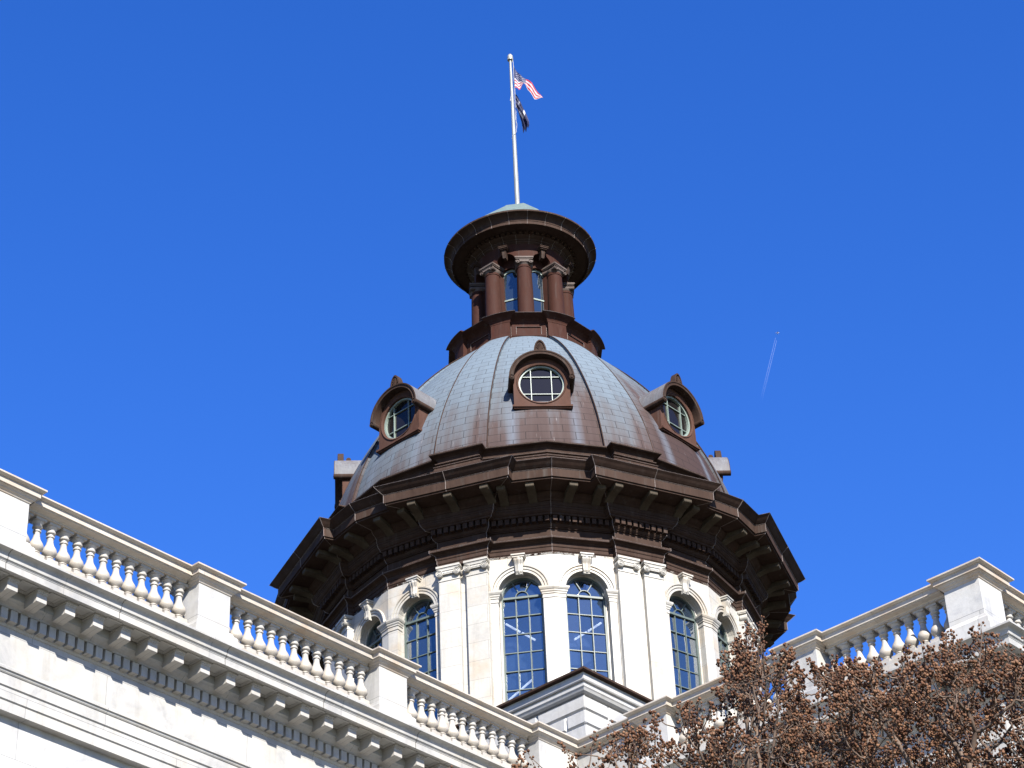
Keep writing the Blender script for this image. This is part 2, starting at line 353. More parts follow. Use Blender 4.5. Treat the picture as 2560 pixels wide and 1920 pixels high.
# --- archivolt mouldings, keystones, imposts
def archivolt(sg):
    mb = MB(); L = LF(11.25 * sg, AP); q = lambda w, d, z: L(-sg * w, d, z)
    prof = [(0.672, -0.02), (0.672, 0.03), (0.735, 0.03), (0.74, 0.012), (0.76, 0.012), (0.765, 0.045), (0.82, 0.05), (0.835, 0.03), (0.85, 0.075), (0.885, 0.08), (0.895, 0.05), (0.895, -0.01)]
    n = 28
    rows = [[q(WC + r * cos(pi * i / n), d, SPR + r * sin(pi * i / n)) for i in range(n + 1)] for r, d in prof]
    mb.grid(rows)
    o = mb.build('arch_moulding', MARBLE_DRUM, BLD, smooth=True)
    kb = MB()
    sec = [(0.10, 0.10, 36.30), (0.105, 0.13, 36.36), (0.115, 0.12, 36.45), (0.125, 0.13, 36.6), (0.14, 0.19, 36.72), (0.145, 0.20, 36.80)]
    kb.grid([[q(WC - h, -0.02, z), q(WC - h, d, z), q(WC - h * 0.6, d + 0.02, z), q(WC - h * 0.55, d, z), q(WC - h * .1, d + 0.03, z), q(WC + h * .1, d + 0.03, z), q(WC + h * 0.55, d, z), q(WC + h * 0.6, d + 0.02, z), q(WC + h, d, z), q(WC + h, -0.02, z)] for h, d, z in sec])
    kb.box(WC - 0.19, WC + 0.19, -0.02, 0.23, 36.80, 36.86, lambda w, d, z: q(w, d, z))
    kb.box(WC - 0.215, WC + 0.215, -0.02, 0.26, 36.86, 36.905, lambda w, d, z: q(w, d, z))
    kb.box(WC - 0.10, WC + 0.10, -0.02, 0.10, 36.27, 36.30, lambda w, d, z: q(w, d, z))
    kb.build('keystone', MARBLE_DRUM, o)
    return o
IMP = [(-0.01, 35.42), (0.02, 35.42), (0.02, 35.455), (0.012, 35.46), (0.012, 35.54), (0.035, 35.55), (0.035, 35.585), (0.06, 35.62), (0.065, 35.66), (0.085, 35.68), (0.11, 35.73), (0.115, 35.78), (-0.01, 35.785)]
def impost(sg):            # beside the pier
    mb = MB(); L = LF(11.25 * sg, AP); q = lambda w, d: L(-sg * w, d, 0)[:2]
    path = [q(WC - WA, -0.24), q(WC - WA, 0), q(-0.62, 0)]
    sweep(mb, path if sg > 0 else path[::-1], IMP)
    return mb.build('impost_moulding', MARBLE_DRUM, BLD)
def impost_crease():
    mb = MB(); L1 = LF(11.25, AP); L0 = LF(-11.25, AP)
    qr = lambda w, d: L1(-w, d, 0)[:2]; ql = lambda w, d: L0(w, d, 0)[:2]
    R = AP / C11
    path = [ql(WC + WA, -0.24), ql(WC + WA, 0), (0.0, -R), qr(WC + WA, 0), qr(WC + WA, -0.24)]
    sweep(mb, path, IMP)
    return mb.build('impost_moulding', MARBLE_DRUM, BLD)
protos = [archivolt(1), archivolt(-1), impost(1), impost(-1), impost_crease()]

# --- windows
def window(sg):
    L = LF(11.25 * sg, AP); q = lambda w, d, z: L(-sg * w + 0.0, d, z)
    mb = MB(); n = 20; D0, D1 = -0.36, -0.27; ro, ri = 0.63, 0.575
    ring = lambda r, d: [q(WC + r, d, SILL)] + [q(WC + r * cos(pi * i / n), d, SPR + r * sin(pi * i / n)) for i in range(n + 1)] + [q(WC - r, d, SILL)]
    mb.grid([ring(ro, D0), ring(ro, D1), ring(ri, D1), ring(ri, D0)])
    X = lambda w, d, z: q(w, d, z)
    mb.box(WC - ri, WC + ri, D0, D1 + 0.005, SPR - 0.075, SPR - 0.01, X)
    for s in (-1, 1): mb.box(WC + s * 0.195 - 0.014, WC + s * 0.195 + 0.014, D0, D1 - 0.02, SILL, SPR - 0.075, X)
    for i in range(1, 8):
        z = SPR - 0.04 - 0.615 * i
        if z > SILL: mb.box(WC - ri, WC + ri, D0, D1 - 0.03, z - 0.014, z + 0.014, X)
    r0 = 0.19; m = 12
    arcp = lambda r, d: [q(WC + r * cos(pi * i / m), d, SPR - 0.01 + r * sin(pi * i / m)) for i in range(m + 1)]
    mb.grid([arcp(r0 - 0.012, D0), arcp(r0 - 0.012, D1 - 0.02), arcp(r0 + 0.012, D1 - 0.02), arcp(r0 + 0.012, D0)])
    for th in (60, 120):
        c_, s_ = cos(radians(th)), sin(radians(th)); h = 0.013
        pts = []
        for r in (r0, ri):
            for e in (-h, h):
                for d in (D0, D1 - 0.02): pts.append(q(WC + r * c_ - e * s_, d, SPR - 0.01 + r * s_ + e * c_))
        mb.add(pts, [(0, 1, 3, 2), (4, 6, 7, 5), (0, 4, 5, 1), (2, 3, 7, 6), (1, 5, 7, 3), (0, 2, 6, 4)])
    o = mb.build('arched_window', FRAME, BLD)
    g = MB(); d = D0 + 0.02; pr_ = random.Random(5 + sg)
    xs_ = [WC - ri - .01, WC - 0.195, WC + 0.195, WC + ri + .01]; zs_ = [SPR - 0.04] + [SPR - 0.04 - 0.615 * i for i in range(1, 8)] + [SILL]
    for i_ in range(3):
        for z1, z0 in zip(zs_[:-1], zs_[1:]):
            if z0 < SILL: z0 = SILL
            if z1 <= SILL: continue
            tx, tz = pr_.uniform(-.014, .014), pr_.uniform(-.014, .014)
            g.add([q(xs_[i_], d - tx - tz, z0), q(xs_[i_ + 1], d + tx - tz, z0), q(xs_[i_ + 1], d + tx + tz, z1), q(xs_[i_], d - tx + tz, z1)], [(0, 1, 2, 3)])
    pts = [q(WC + ri + .01, d, SPR - 0.04), *[q(WC + (ri + .01) * cos(pi * i / n), d, SPR + (ri + .01) * sin(pi * i / n)) for i in range(n + 1)], q(WC - ri - .01, d, SPR - 0.04)]
    g.add(pts, [tuple(range(len(pts)))])
    g.build('window_glass', GLASS, o)
    return o
protos += [window(1), window(-1)]

# --- pilasters with ionic capitals
def pilaster(c):
    L = LF(22.5); mb = MB(); w = 0.335
    mb.box(c - w, c + w, 6.89, 7.055, 29.45, 36.42, L)
    for (h, d, z0, z1) in ((0.05, 0.05, 28.9, 29.25), (0.035, 0.04, 29.25, 29.38), (0.015, 0.015, 29.38, 29.45)):
        mb.box(c - w - h + 0.03, c + w + h - 0.03, 6.89, 7.055 + d, z0, z1, L)
    o = mb.build('pilaster', MARBLE_DRUM, BLD, bevel=0.006)
    k = MB(); d0 = 7.055
    k.box(c - w - 0.01, c + w + 0.01, 6.89, d0 + 0.02, 36.40, 36.445, L)          # necking bead
    k.box(c - w, c + w, 6.89, d0 + 0.005, 36.445, 36.60, L)
    k.box(c - w - 0.005, c + w + 0.005, 6.89, d0 + 0.075, 36.60, 36.715, L)       # echinus
    for i in range(9):                                                              # egg and dart
        ww = c + (i - 4) * 0.045
        k.lathe([(0.0, -0.035), (0.016, -0.025), (0.02, 0.0), (0.012, 0.03), (0.0, 0.04)], lambda x, y, z, ww=ww: L(ww + x, d0 + 0.075 + y, 36.66 + z), 8, cap=False)
    k.box(c - w + 0.02, c + w - 0.02, 6.89, d0 + 0.095, 36.715, 36.78, L)
    k.box(c - w - 0.03, c + w + 0.03, 6.89, d0 + 0.10, 36.78, 36.815, L)          # abacus
    k.box(c - w - 0.045, c + w + 0.045, 6.89, d0 + 0.125, 36.815, 36.885, L)
    for s in (-1, 1):
        cw, cz, r = c + s * (w - 0.055), 36.63, 0.118
        X = lambda x, y, z, cw=cw, cz=cz: L(cw + x, z, cz + y)
        k.lathe([(r, 6.95), (r, d0 + 0.115), (r - 0.012, d0 + 0.125), (r - 0.02, d0 + 0.105), (r - 0.045, d0 + 0.105), (r - 0.05, d0 + 0.12), (r - 0.062, d0 + 0.122), (r - 0.068, d0 + 0.104), (0.03, d0 + 0.104), (0.026, d0 + 0.128), (0.008, d0 + 0.132)], X, 20)
        sp = []                                                                    # spiral ridge
        for i in range(40):
            th = i / 39 * 4.2 * pi; rr = r * (1 - 0.78 * i / 39)
            sp.append(L(cw + s * rr * sin(th), d0 + 0.118, cz + rr * cos(th)))
        k.tube(sp, 0.008, 4)
    k.build('ionic_capital', MARBLE_DRUM, o, smooth=True)
    return o
protos += [pilaster(-0.445), pilaster(0.445)]
for p in protos:
    for k in range(1, 8): dup(p, radians(45 * k))

# --- bronze entablature and cornice of the drum
mb = MB()
EP = [(-0.45, 36.905), (0.0, 36.905), (0.0, 37.02), (0.018, 37.022), (0.018, 37.035), (0.022, 37.035), (0.022, 37.15), (0.04, 37.155), (0.04, 37.168), (0.046, 37.17), (0.046, 37.285), (0.075, 37.295), (0.09, 37.32), (0.15, 37.345), (0.21, 37.355), (0.225, 37.365), (0.225, 37.445), (0.20, 37.455),
      (0.01, 37.47), (0.0, 37.47), (0.0, 37.80), (0.05, 37.805), (0.05, 37.83), (0.075, 37.835), (0.12, 37.88), (0.13, 37.915), (0.15, 37.92), (0.15, 38.125), (0.31, 38.13), (0.33, 38.15), (0.33, 38.18), (0.37, 38.20), (0.42, 38.25), (0.43, 38.29), (0.45, 38.295), (0.45, 38.36), (0.47, 38.365), (0.47, 38.50), (0.50, 38.51), (0.52, 38.55), (0.60, 38.60), (0.66, 38.665), (0.68, 38.70), (0.68, 38.745),
      (1.335, 38.745), (1.335, 38.80), (1.385, 38.80), (1.385, 39.075), (1.395, 39.08), (1.395, 39.095), (1.405, 39.097), (1.405, 39.108), (1.43, 39.118), (1.50, 39.178), (1.56, 39.238), (1.62, 39.288), (1.632, 39.298), (1.632, 39.318), (1.57, 39.342), (0.25, 39.80)]
mb.grid([ent(o, z) for o, z in EP], True)
# dentils
def line_dentils(mb, p0, p1, z0, z1, depth, wd, gap, inset=0.03):
    a, b = Vector(p0), Vector(p1); d = b - a; Ln = d.length; d.normalize(); nn = Vector((d.y, -d.x))
    n = max(1, int(round((Ln - inset) / (wd + gap)))); st = Ln / n; w = st * wd / (wd + gap)
    for i in range(n):
        c = a + d * (st * (i + 0.5))
        mb.box(-w / 2, w / 2, -0.03, depth, z0, z1, lambda x, y, z: (c.x + d.x * x + nn.x * y, c.y + d.y * x + nn.y * y, z))
base = ent(0.15, 0)
for k in range(40):
    p, q = base[k], base[(k + 1) % 40]
    if hypot(p[0] - q[0], p[1] - q[1]) > 0.4: line_dentils(mb, p[:2], q[:2], 37.935, 38.115, 0.145, 0.135, 0.075)
# pale standing seams at the folds of the bronze sheets
sm = mb
def seam_strip(idx, steps, dz=0.0):
    pts = []
    for o, z in EP[1:-2]:
        r = ent(o, z)[idx % 40]; L_ = hypot(r[0], r[1]); pts.append((r[0] * (1 + 0.006 / L_), r[1] * (1 + 0.006 / L_), z))
    sm.tube(pts, 0.011, 4, 1)
for k in range(8):
    seam_strip(5 * k, 0)
    for i in (2, 3): seam_strip(5 * k + i, 0)
    n, t = nt_(45 * k + 22.5)
    pts = [(n[0] * (7.045 + .94 * o + .004), n[1] * (7.045 + .94 * o + .004), z) for o, z in EP[44:-2]]
    sm.tube(pts, 0.011, 4, 1)
for o, z, r_ in ((1.634, 39.31, 0.008), (1.399, 39.088, 0.006), (1.386, 39.07, 0.004), (0.226, 37.40, 0.007), (0.0, 0, 0)):      # pale tubes painting the highlights along the sheet edges
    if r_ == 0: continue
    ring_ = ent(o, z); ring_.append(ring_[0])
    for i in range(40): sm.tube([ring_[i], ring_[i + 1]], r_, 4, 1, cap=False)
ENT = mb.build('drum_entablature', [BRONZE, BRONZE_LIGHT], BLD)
# modillions
def modillion_mesh(mb, X, w, l, zt, h):
    pr = [(0.0, zt), (l, zt), (l, zt - 0.105), (l - 0.012, zt - 0.125), (l - 0.05, zt - 0.14), (l * 0.7, zt - 0.15), (l * 0.45, zt - 0.165), (l * 0.25, zt - 0.20), (0.08 * l, zt - h * 0.92), (0, zt - h)]
    a = [X(-w / 2, d, z) for d, z in pr]; b = [X(w / 2, d, z) for d, z in pr]; n = len(pr)
    mb.add(a + b, [tuple(range(n))[::-1], tuple(range(n, 2 * n))] + [(i, (i + 1) % n, n + (i + 1) % n, n + i) for i in range(n)])
mods = []
mb = MB(); modillion_mesh(mb, LF(22.5, 7.045 + .94 * .46), 0.26, 0.76, 38.74, 0.27)
m0 = mb.build('bronze_modillion', BRONZE_OLIVE, ENT); mods.append((m0, 22.5, 0))
def place_mod(src, phi_from, phi_to, t):
    c = dup(src, radians(phi_to - phi_from)); n, tt = nt_(phi_to); c.location = (tt[0] * t, tt[1] * t, 0); return c
for k in range(8):
    for t in (-1.18, 0.0, 1.18):
        if k == 0 and t == 0.0: continue
        place_mod(m0, 22.5, 22.5 + 45 * k, t)
mb = MB(); modillion_mesh(mb, LF(11.25, AP + .46), 0.26, 0.80, 38.74, 0.27)
m1 = mb.build('bronze_modillion', BRONZE_OLIVE, ENT); n, tt = nt_(11.25); m1.location = (tt[0] * -0.93, tt[1] * -0.93, 0)
for k in range(8):
    for s in (1, -1):
        for w in (0.93, 0.05):
            if k == 0 and s == 1 and w == 0.93: continue
            phi = 45 * k + 11.25 * s; n, tt = nt_(phi)
            c = dup(m1, 0); c.rotation_euler.z = radians(phi - 11.25); c.location = (-s * tt[0] * w, -s * tt[1] * w, 0)

# --- attic moulding at the foot of the dome
mb = MB()
AT = [(7.25, 39.6), (7.22, 39.95), (7.17, 40.08), (7.12, 40.15), (7.12, 40.20), (7.07, 40.205), (7.04, 40.25), (7.02, 40.32), (7.015, 40.36), (7.04, 40.365), (7.04, 40.40), (6.985, 40.405), (6.96, 40.45), (6.955, 40.49), (7.0, 40.50), (7.0, 40.535), (6.945, 40.54), (6.93, 40.60), (6.94, 40.66), (6.98, 40.715), (7.05, 40.755), (7.115, 40.772), (7.12, 40.79), (7.145, 40.793), (7.145, 40.845), (7.10, 40.86), (6.6, 40.90)]
mb.grid([oring(a, a + 0.26, 0.89 + (a - 7.145), z) for a, z in AT], True)
for a, z, r_ in ((7.147, 40.82, 0.006), (7.002, 40.52, 0.005), (7.042, 40.385, 0.005)):  # pale tubes as painted highlights on the fillet edges
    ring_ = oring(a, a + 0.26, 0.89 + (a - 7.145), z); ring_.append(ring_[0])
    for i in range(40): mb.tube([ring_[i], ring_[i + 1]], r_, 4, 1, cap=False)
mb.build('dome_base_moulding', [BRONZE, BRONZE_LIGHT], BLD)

# --- dome shell
DPROF = [(6.97, 40.7), (6.90, 41.1), (6.80, 41.5), (6.66, 42.0), (6.49, 42.5), (6.28, 43.0), (6.06, 43.5), (5.80, 44.0), (5.53, 44.5), (5.23, 45.0), (4.93, 45.5), (4.58, 46.0), (4.22, 46.5), (3.81, 47.0), (3.36, 47.5), (2.86, 48.0), (2.42, 48.4), (2.1, 48.65)]
_zs = np.linspace(40.845, 48.65, 61); _Rs = np.interp(_zs, [z for r, z in DPROF], [r for r, z in DPROF])
for _ in range(6): _Rs[1:-1] = (_Rs[:-2] + 2 * _Rs[1:-1] + _Rs[2:]) / 4
_arc = np.concatenate([[0], np.cumsum(np.hypot(np.diff(_Rs), np.diff(_zs)))])
def domeR(z): return float(np.interp(z, _zs, _Rs))
def dome_patch(mb, uvs, a0, a1, n, off=0.0):
    rows = []
    for r, z, s in zip(_Rs, _zs, _arc):
        row = []
        for i in range(n + 1):
            a = a0 + (a1 - a0) * i / n; nn, t = nt_(a)
            row.append((nn[0] * (r + off), nn[1] * (r + off), z + off * 0.5)); uvs.append((radians(a) * 5.35, s))
        rows.append(row)
    mb.grid(rows); return rows
mb = MB(); uvs = []
dome_patch(mb, uvs, 0, 360, 192)
SHELL = mb.build('dome_shell', DOME, BLD, smooth=True, uvs=uvs, recalc=True)
HW = 7.3
mb = MB(); uvs = []
rows = dome_patch(mb, uvs, 22.5 - HW, 22.5 + HW, 10, 0.09)
for j in (0, -1):
    e = [r[j] for r in rows]; inn = []
    for (x, y, z) in e:
        L_ = hypot(x, y); inn.append((x * (1 - 0.12 / L_), y * (1 - 0.12 / L_), z - 0.04))
    mb.grid([e, inn]); uvs += [(0.2, s) for s in _arc] * 2
for j in (0, -1):
    pts = [r[j] for r in rows[::3]]; n0_ = len(mb.v); mb.tube(pts, 0.02, 5, 1, cap=False); uvs += [(0, 0)] * (len(mb.v) - n0_)
rib = mb.build('dome_rib_panel', [DOME, BRONZE], SHELL, uvs=uvs, smooth=True)
for k in range(1, 8): dup(rib, radians(45 * k))

# --- dormers
def dormer():
    L = LF(0.0); cz, wz = 43.66, 43.58; mb = MB(); r_h = 0.735; hw, zb, ra = 0.905, 42.70, 0.905
    F = 6.44
    n = 48; hole = []; outl = []
    for i in range(n):
        th = 2 * pi * (i + 0.5) / n; c, s = cos(th), sin(th)
        hole.append((r_h * c, wz + r_h * s))
        # ray to outline from (0,wz)
        best = 9
        if s < 0: best = min(best, (zb - wz) / s)
        if abs(c) > 1e-6:
            t = hw / abs(c)
            if wz + t * s <= cz: best = min(best, t)
        dz = wz - cz; B = dz * s; disc = B * B - (dz * dz - ra * ra); t = -B + sqrt(disc)
        if wz + t * s > cz: best = min(best, t)
        outl.append((best * c, wz + best * s))
    # insert exact corners
    for sx in (-1, 1):
        j = min(range(n), key=lambda i: (outl[i][0] - sx * hw) ** 2 + (outl[i][1] - zb) ** 2); outl[j] = (sx * hw, zb)
    P = lambda pts, d: [L(x, d, z) for x, z in pts]
    mb.grid([P(hole, F - 0.12), P(hole, F), P([(x * 1.07, wz + (z - wz) * 1.07) for x, z in hole], F + 0.03), P([(x * 1.10, wz + (z - wz) * 1.10) for x, z in hole], F), P(outl, F), P(outl, 4.7)], True)
    mb.box(-0.96, 0.96, 6.0, F + 0.10, 42.63, 42.70, L)
    mb.box(-0.92, 0.92, 6.0, F + 0.05, 42.585, 42.63, L)
    o = mb.build('dome_dormer', BRONZE_DORMER, BLD)
    # hood
    h = MB(); FH = 6.71; m = 36
    prof = [(0.895, 4.6), (0.895, FH - 0.10), (0.90, FH - 0.02), (0.905, FH), (0.925, FH), (0.93, FH - 0.015), (0.945, FH - 0.015), (0.985, FH - 0.005), (1.0, FH + 0.015), (1.02, FH + 0.02), (1.045, FH + 0.02), (1.05, FH), (1.05, 4.2)]
    hr = [[L(r * cos(pi * i / m), d, cz + r * sin(pi * i / m)) for i in range(m + 1)] for r, d in prof]
    h.grid(hr[:-1]); h.grid(hr[-2:], mi=1)
    for s in (-1, 1):
        X = lambda x, y, z, s=s: L(s * 0.967 + x, z, cz - 0.02 + y)
        h.lathe([(0.098, 5.2), (0.098, FH + 0.02), (0.088, FH + 0.03), (0.075, FH + 0.012), (0.04, FH + 0.012), (0.032, FH + 0.035), (0.008, FH + 0.04)], X, 20)
        sp = []
        for i in range(30):
            th = i / 29 * 3.6 * pi; rr = 0.092 * (1 - 0.75 * i / 29)
            sp.append(L(s * 0.967 - s * rr * sin(th), FH + 0.025, cz - 0.02 + rr * cos(th)))
        h.tube(sp, 0.008, 4)
    h.build('dormer_hood', [BRONZE, HOODTOP], o, smooth=True)
    # crest (antefix) with a fluted shell and a scroll behind
    c = MB(); out = []
    for i in range(17):
        th = pi * i / 16; out.append((0.205 * cos(th) * (1 - 0.12 * sin(th)), 44.78 + 0.40 * sin(th)))
    out = [(0.225, 44.62)] + out + [(-0.225, 44.62)]
    c.grid([P(out, 6.42), P(out, 6.62), P([(x * 0.80, 44.62 + (z - 44.62) * 0.90) for x, z in out], 6.63), P([(x * 0.74, 44.62 + (z - 44.62) * 0.87) for x, z in out], 6.59), P([(x * 0.02, 44.72) for x, z in out], 6.585)])
    c.grid([P(out, 6.42), P([(x * 0.02, 44.72) for x, z in out], 6.42)])
    for i in range(7):
        th = radians(30 + 20 * i); c.tube([L(0, 6.60, 44.74), L(0.13 * cos(th), 6.605, 44.76 + 0.30 * sin(th))], [0.008, 0.018], 5)
    c.lathe([(0.085, -0.13), (0.085, 0.13)], lambda x, y, z: L(z, 6.25 + x, 44.86 + y), 14)
    c.box(-0.12, 0.12, 6.1, 6.45, 44.62, 44.80, L)
    c.build('dormer_crest', BRONZE_LIGHT if False else BRONZE, o, smooth=True)
    # window
    w = MB(); D = F - 0.12; n2 = 40
    circ = lambda r, d: [L(r * cos(2 * pi * i / n2), d, wz + r * sin(2 * pi * i / n2)) for i in range(n2)]
    w.grid([circ(0.745, D - 0.06), circ(0.735, D + 0.05), circ(0.682, D + 0.04), circ(0.68, D - 0.06)], True)
    for s in (-1, 1):
        e = sqrt(0.685 ** 2 - 0.33 ** 2)
        w.box(s * 0.33 - 0.013, s * 0.33 + 0.013, D - 0.05, D + 0.012, wz - e, wz + e, L)
        w.box(-e, e, D - 0.05, D + 0.0, wz + s * 0.33 - 0.012, wz + s * 0.33 + 0.012, L)
    w.build('round_window', FRAME_PALE, o)
    g = MB(); g.add(circ(0.69, D - 0.045), [tuple(range(n2))]); g.build('window_glass', GLASS_DARK, o)
    return o
dm = dormer()
for k in range(1, 8): dup(dm, radians(45 * k))

# --- lantern
def lring(d, Rp, a0, z):
    pts = []
    for k in range(8):
        n, t = nt_(45 * k); w = d * tan(radians(a0))
        for s in (-w, w): pts.append((n[0] * d + t[0] * s, n[1] * d + t[1] * s, z))
        for i in range(5):
            a = 45 * k + a0 + (45 - 2 * a0) * i / 4; n2, _ = nt_(a); pts.append((n2[0] * Rp, n2[1] * Rp, z))
    return pts
mb = MB()
LB = [(2.36, 2.62, 14.6, 47.4), (2.36, 2.62, 14.6, 48.42), (2.33, 2.60, 14.8, 48.45), (2.33, 2.60, 14.8, 48.93), (2.34, 2.61, 14.4, 48.94), (2.355, 2.62, 14.1, 49.00), (2.39, 2.65, 13.5, 49.065), (2.46, 2.70, 12.6, 49.12), (2.56, 2.77, 11.4, 49.16), (2.66, 2.83, 10.2, 49.19), (2.70, 2.857, 9.85, 49.20), (2.71, 2.86, 9.8, 49.203), (2.71, 2.86, 9.8, 49.228), (2.66, 2.82, 9.8, 49.245), (1.6, 1.7, 9.8, 49.42)]
mb.grid([lring(*r) for r in LB], True)
for k in range(8):      # raised frame round the sunk panel
    L = LF(45 * k, 2.33); F_ = 0.035
    mb.box(-0.60, 0.60, -0.02, F_, 48.83, 48.93, L); mb.box(-0.60, 0.60, -0.02, F_, 48.45, 48.53, L)
    for s in (-1, 1): mb.box(s * 0.52 - 0.09, s * 0.52 + 0.09, -0.02, F_ - 0.003, 48.53, 48.83, L)
rv = mb
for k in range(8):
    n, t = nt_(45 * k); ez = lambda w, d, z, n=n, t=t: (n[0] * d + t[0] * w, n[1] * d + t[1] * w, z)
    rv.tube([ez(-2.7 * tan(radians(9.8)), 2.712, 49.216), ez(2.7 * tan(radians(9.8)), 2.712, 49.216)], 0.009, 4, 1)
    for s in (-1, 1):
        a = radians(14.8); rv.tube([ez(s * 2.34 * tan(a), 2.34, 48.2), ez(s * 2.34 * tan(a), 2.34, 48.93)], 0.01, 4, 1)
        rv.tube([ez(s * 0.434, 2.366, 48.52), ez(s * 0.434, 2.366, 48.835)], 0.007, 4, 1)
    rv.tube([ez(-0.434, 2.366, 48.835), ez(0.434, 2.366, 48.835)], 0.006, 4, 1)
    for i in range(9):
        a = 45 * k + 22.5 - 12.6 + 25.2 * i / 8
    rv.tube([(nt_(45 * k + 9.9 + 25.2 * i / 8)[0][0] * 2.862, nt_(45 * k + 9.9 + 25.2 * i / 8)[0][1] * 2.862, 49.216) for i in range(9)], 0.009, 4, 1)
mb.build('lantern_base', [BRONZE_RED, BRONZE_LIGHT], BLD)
# wall: inner drum with window slots, frieze ring with arches
mb = MB(); Ri, Rf = 1.33, 1.70; AW = 0.36; ARC = 0.37; ZS = 52.32
inn = lambda phi, R, z: (R * sin(radians(phi)), -R * cos(radians(phi)), z)
for k in range(8):
    c = 22.5 + 45 * k; n_ = 14
    aw = math.degrees(AW / Ri); zt = 51.92
    # solid wall between windows
    cols = [c + aw + (45 - 2 * aw) * i / 8 for i in range(9)]
    mb.grid([[inn(a, Ri, z) for a in cols] for z in (49.3, 53.0)])
    arcp = [(AW * cos(pi * i / n_), zt + AW * sin(pi * i / n_)) for i in range(n_ + 1)]
    mb.grid([[inn(c + math.degrees(x / Ri), Ri, z) for x, z in arcp], [inn(c + math.degrees(x / Ri), Ri, 53.0) for x, z in arcp]])
    loop = [(AW, 49.3)] + arcp + [(-AW, 49.3)]
    mb.grid([[inn(c + math.degrees(x / Ri), Ri, z) for x, z in loop], [inn(c + math.degrees(x / Ri), Ri - 0.14, z) for x, z in loop]])
    # frieze ring with round arch
    aa = math.degrees(ARC / Rf)
    ap_ = [(ARC * cos(pi * i / n_), ZS + ARC * 0.92 * sin(pi * i / n_)) for i in range(n_ + 1)]
    lo = [inn(c + math.degrees(x / Rf), Rf, z) for x, z in ap_]; hi = [inn(c + math.degrees(x / Rf), Rf, 53.06) for x, z in ap_]
    mb.grid([lo, hi]); mb.grid([lo, [inn(c + math.degrees(x / Rf), Ri - 0.01, z) for x, z in ap_]])
    cols = [c + aa + (45 - 2 * aa) * i / 8 for i in range(9)]
    mb.grid([[inn(a, Rf, ZS) for a in cols], [inn(a, Rf, 53.06) for a in cols]])
    mb.grid([[inn(a, Rf, ZS) for a in cols], [inn(a, Ri, ZS) for a in cols]])
    # pilaster strips behind the columns
    mb.box(-0.22, 0.22, 1.1, 1.48, 49.3, 52.3, LF(45 * k))
LW = mb.build('lantern_wall', BRONZE_RED, BLD, smooth=True)
def lantern_bits():
    res = []
    L = LF(22.5); kb = MB()
    kb.grid([[L(-h, 1.6, z), L(-h, d, z), L(h, d, z), L(h, 1.6, z)] for h, d, z in ((0.055, 1.80, 52.40), (0.065, 1.84, 52.55), (0.085, 1.86, 52.72))])
    kb.add([L(-.055, 1.6, 52.40), L(-.055, 1.80, 52.40), L(.055, 1.80, 52.40), L(.055, 1.6, 52.40)], [(0, 1, 2, 3)])
    kb.box(-0.13, 0.13, 1.6, 1.92, 52.72, 52.76, L); kb.box(-0.155, 0.155, 1.6, 1.96, 52.76, 52.81, L); kb.box(-0.17, 0.17, 1.6, 1.98, 52.81, 52.835, L)
    res.append(kb.build('lantern_keystone', BRONZE, BLD))
    w = MB(); D0, D1 = 1.16, 1.22; n = 12; zt = 51.92; ro, ri = 0.358, 0.272
    ring = lambda r, d: [L(r, d, 49.4)] + [L(r * cos(pi * i / n), d, zt + r * sin(pi * i / n)) for i in range(n + 1)] + [L(-r, d, 49.4)]
    w.grid([ring(ro, D0), ring(ro, D1), ring(ri, D1), ring(ri, D0)])
    w.box(-ri, ri, D0, D1 - 0.01, 50.93, 50.99, L)
    wo_ = w.build('lantern_window', FRAME_PALE, BLD)
    g = MB(); pts = ring(ri + .02, D0 + 0.02); g.add(pts, [tuple(range(len(pts)))]); g.build('window_glass', GLASS_LANTERN, wo_)
    res.append(wo_)
    # column at 0 degrees
    L = LF(0.0, 1.57); c = MB(); X = lambda x, y, z: L(x, y, z)
    prof = [(0.36, 49.28), (0.36, 49.45), (0.345, 49.50), (0.32, 49.52), (0.335, 49.57), (0.305, 49.60)]
    prof += [(0.30 - 0.035 * (i / 10) ** 1.6, 49.62 + (51.90 - 49.62) * i / 10) for i in range(11)]
    prof += [(0.285, 51.91), (0.285, 51.94), (0.262, 51.95), (0.262, 52.02)]
    c.lathe(prof, X, 28)
    co = c.build('lantern_column', BRONZE_RED, BLD, smooth=True)
    k = MB(); k.lathe([(0.25, 52.00), (0.30, 52.06), (0.31, 52.12)], X, 24)
    k.box(-0.27, 0.27, -0.27, 0.30, 52.12, 52.19, L)
    k.box(-0.31, 0.31, -0.31, 0.31, 52.21, 52.25, L); k.box(-0.335, 0.335, -0.335, 0.335, 52.25, 52.315, L)
    for s in (-1, 1):
        Y = lambda x, y, z, s=s: L(s * 0.235 + x, z, 52.11 + y)
        k.lathe([(0.085, -0.30), (0.06, -0.1), (0.06, 0.1), (0.085, 0.30), (0.075, 0.315), (0.065, 0.30), (0.035, 0.30), (0.03, 0.32), (0.006, 0.325)], Y, 18)
    k.tube([L(-0.16, 0.305, 52.10), L(0, 0.31, 52.085), L(0.16, 0.305, 52.10)], 0.018, 5)
    k.build('column_capital', BRONZE_CAP, co, smooth=True)
    res.append(co)
    return res
for o in lantern_bits():
    for k in range(1, 8): dup(o, radians(45 * k))
mb = MB()
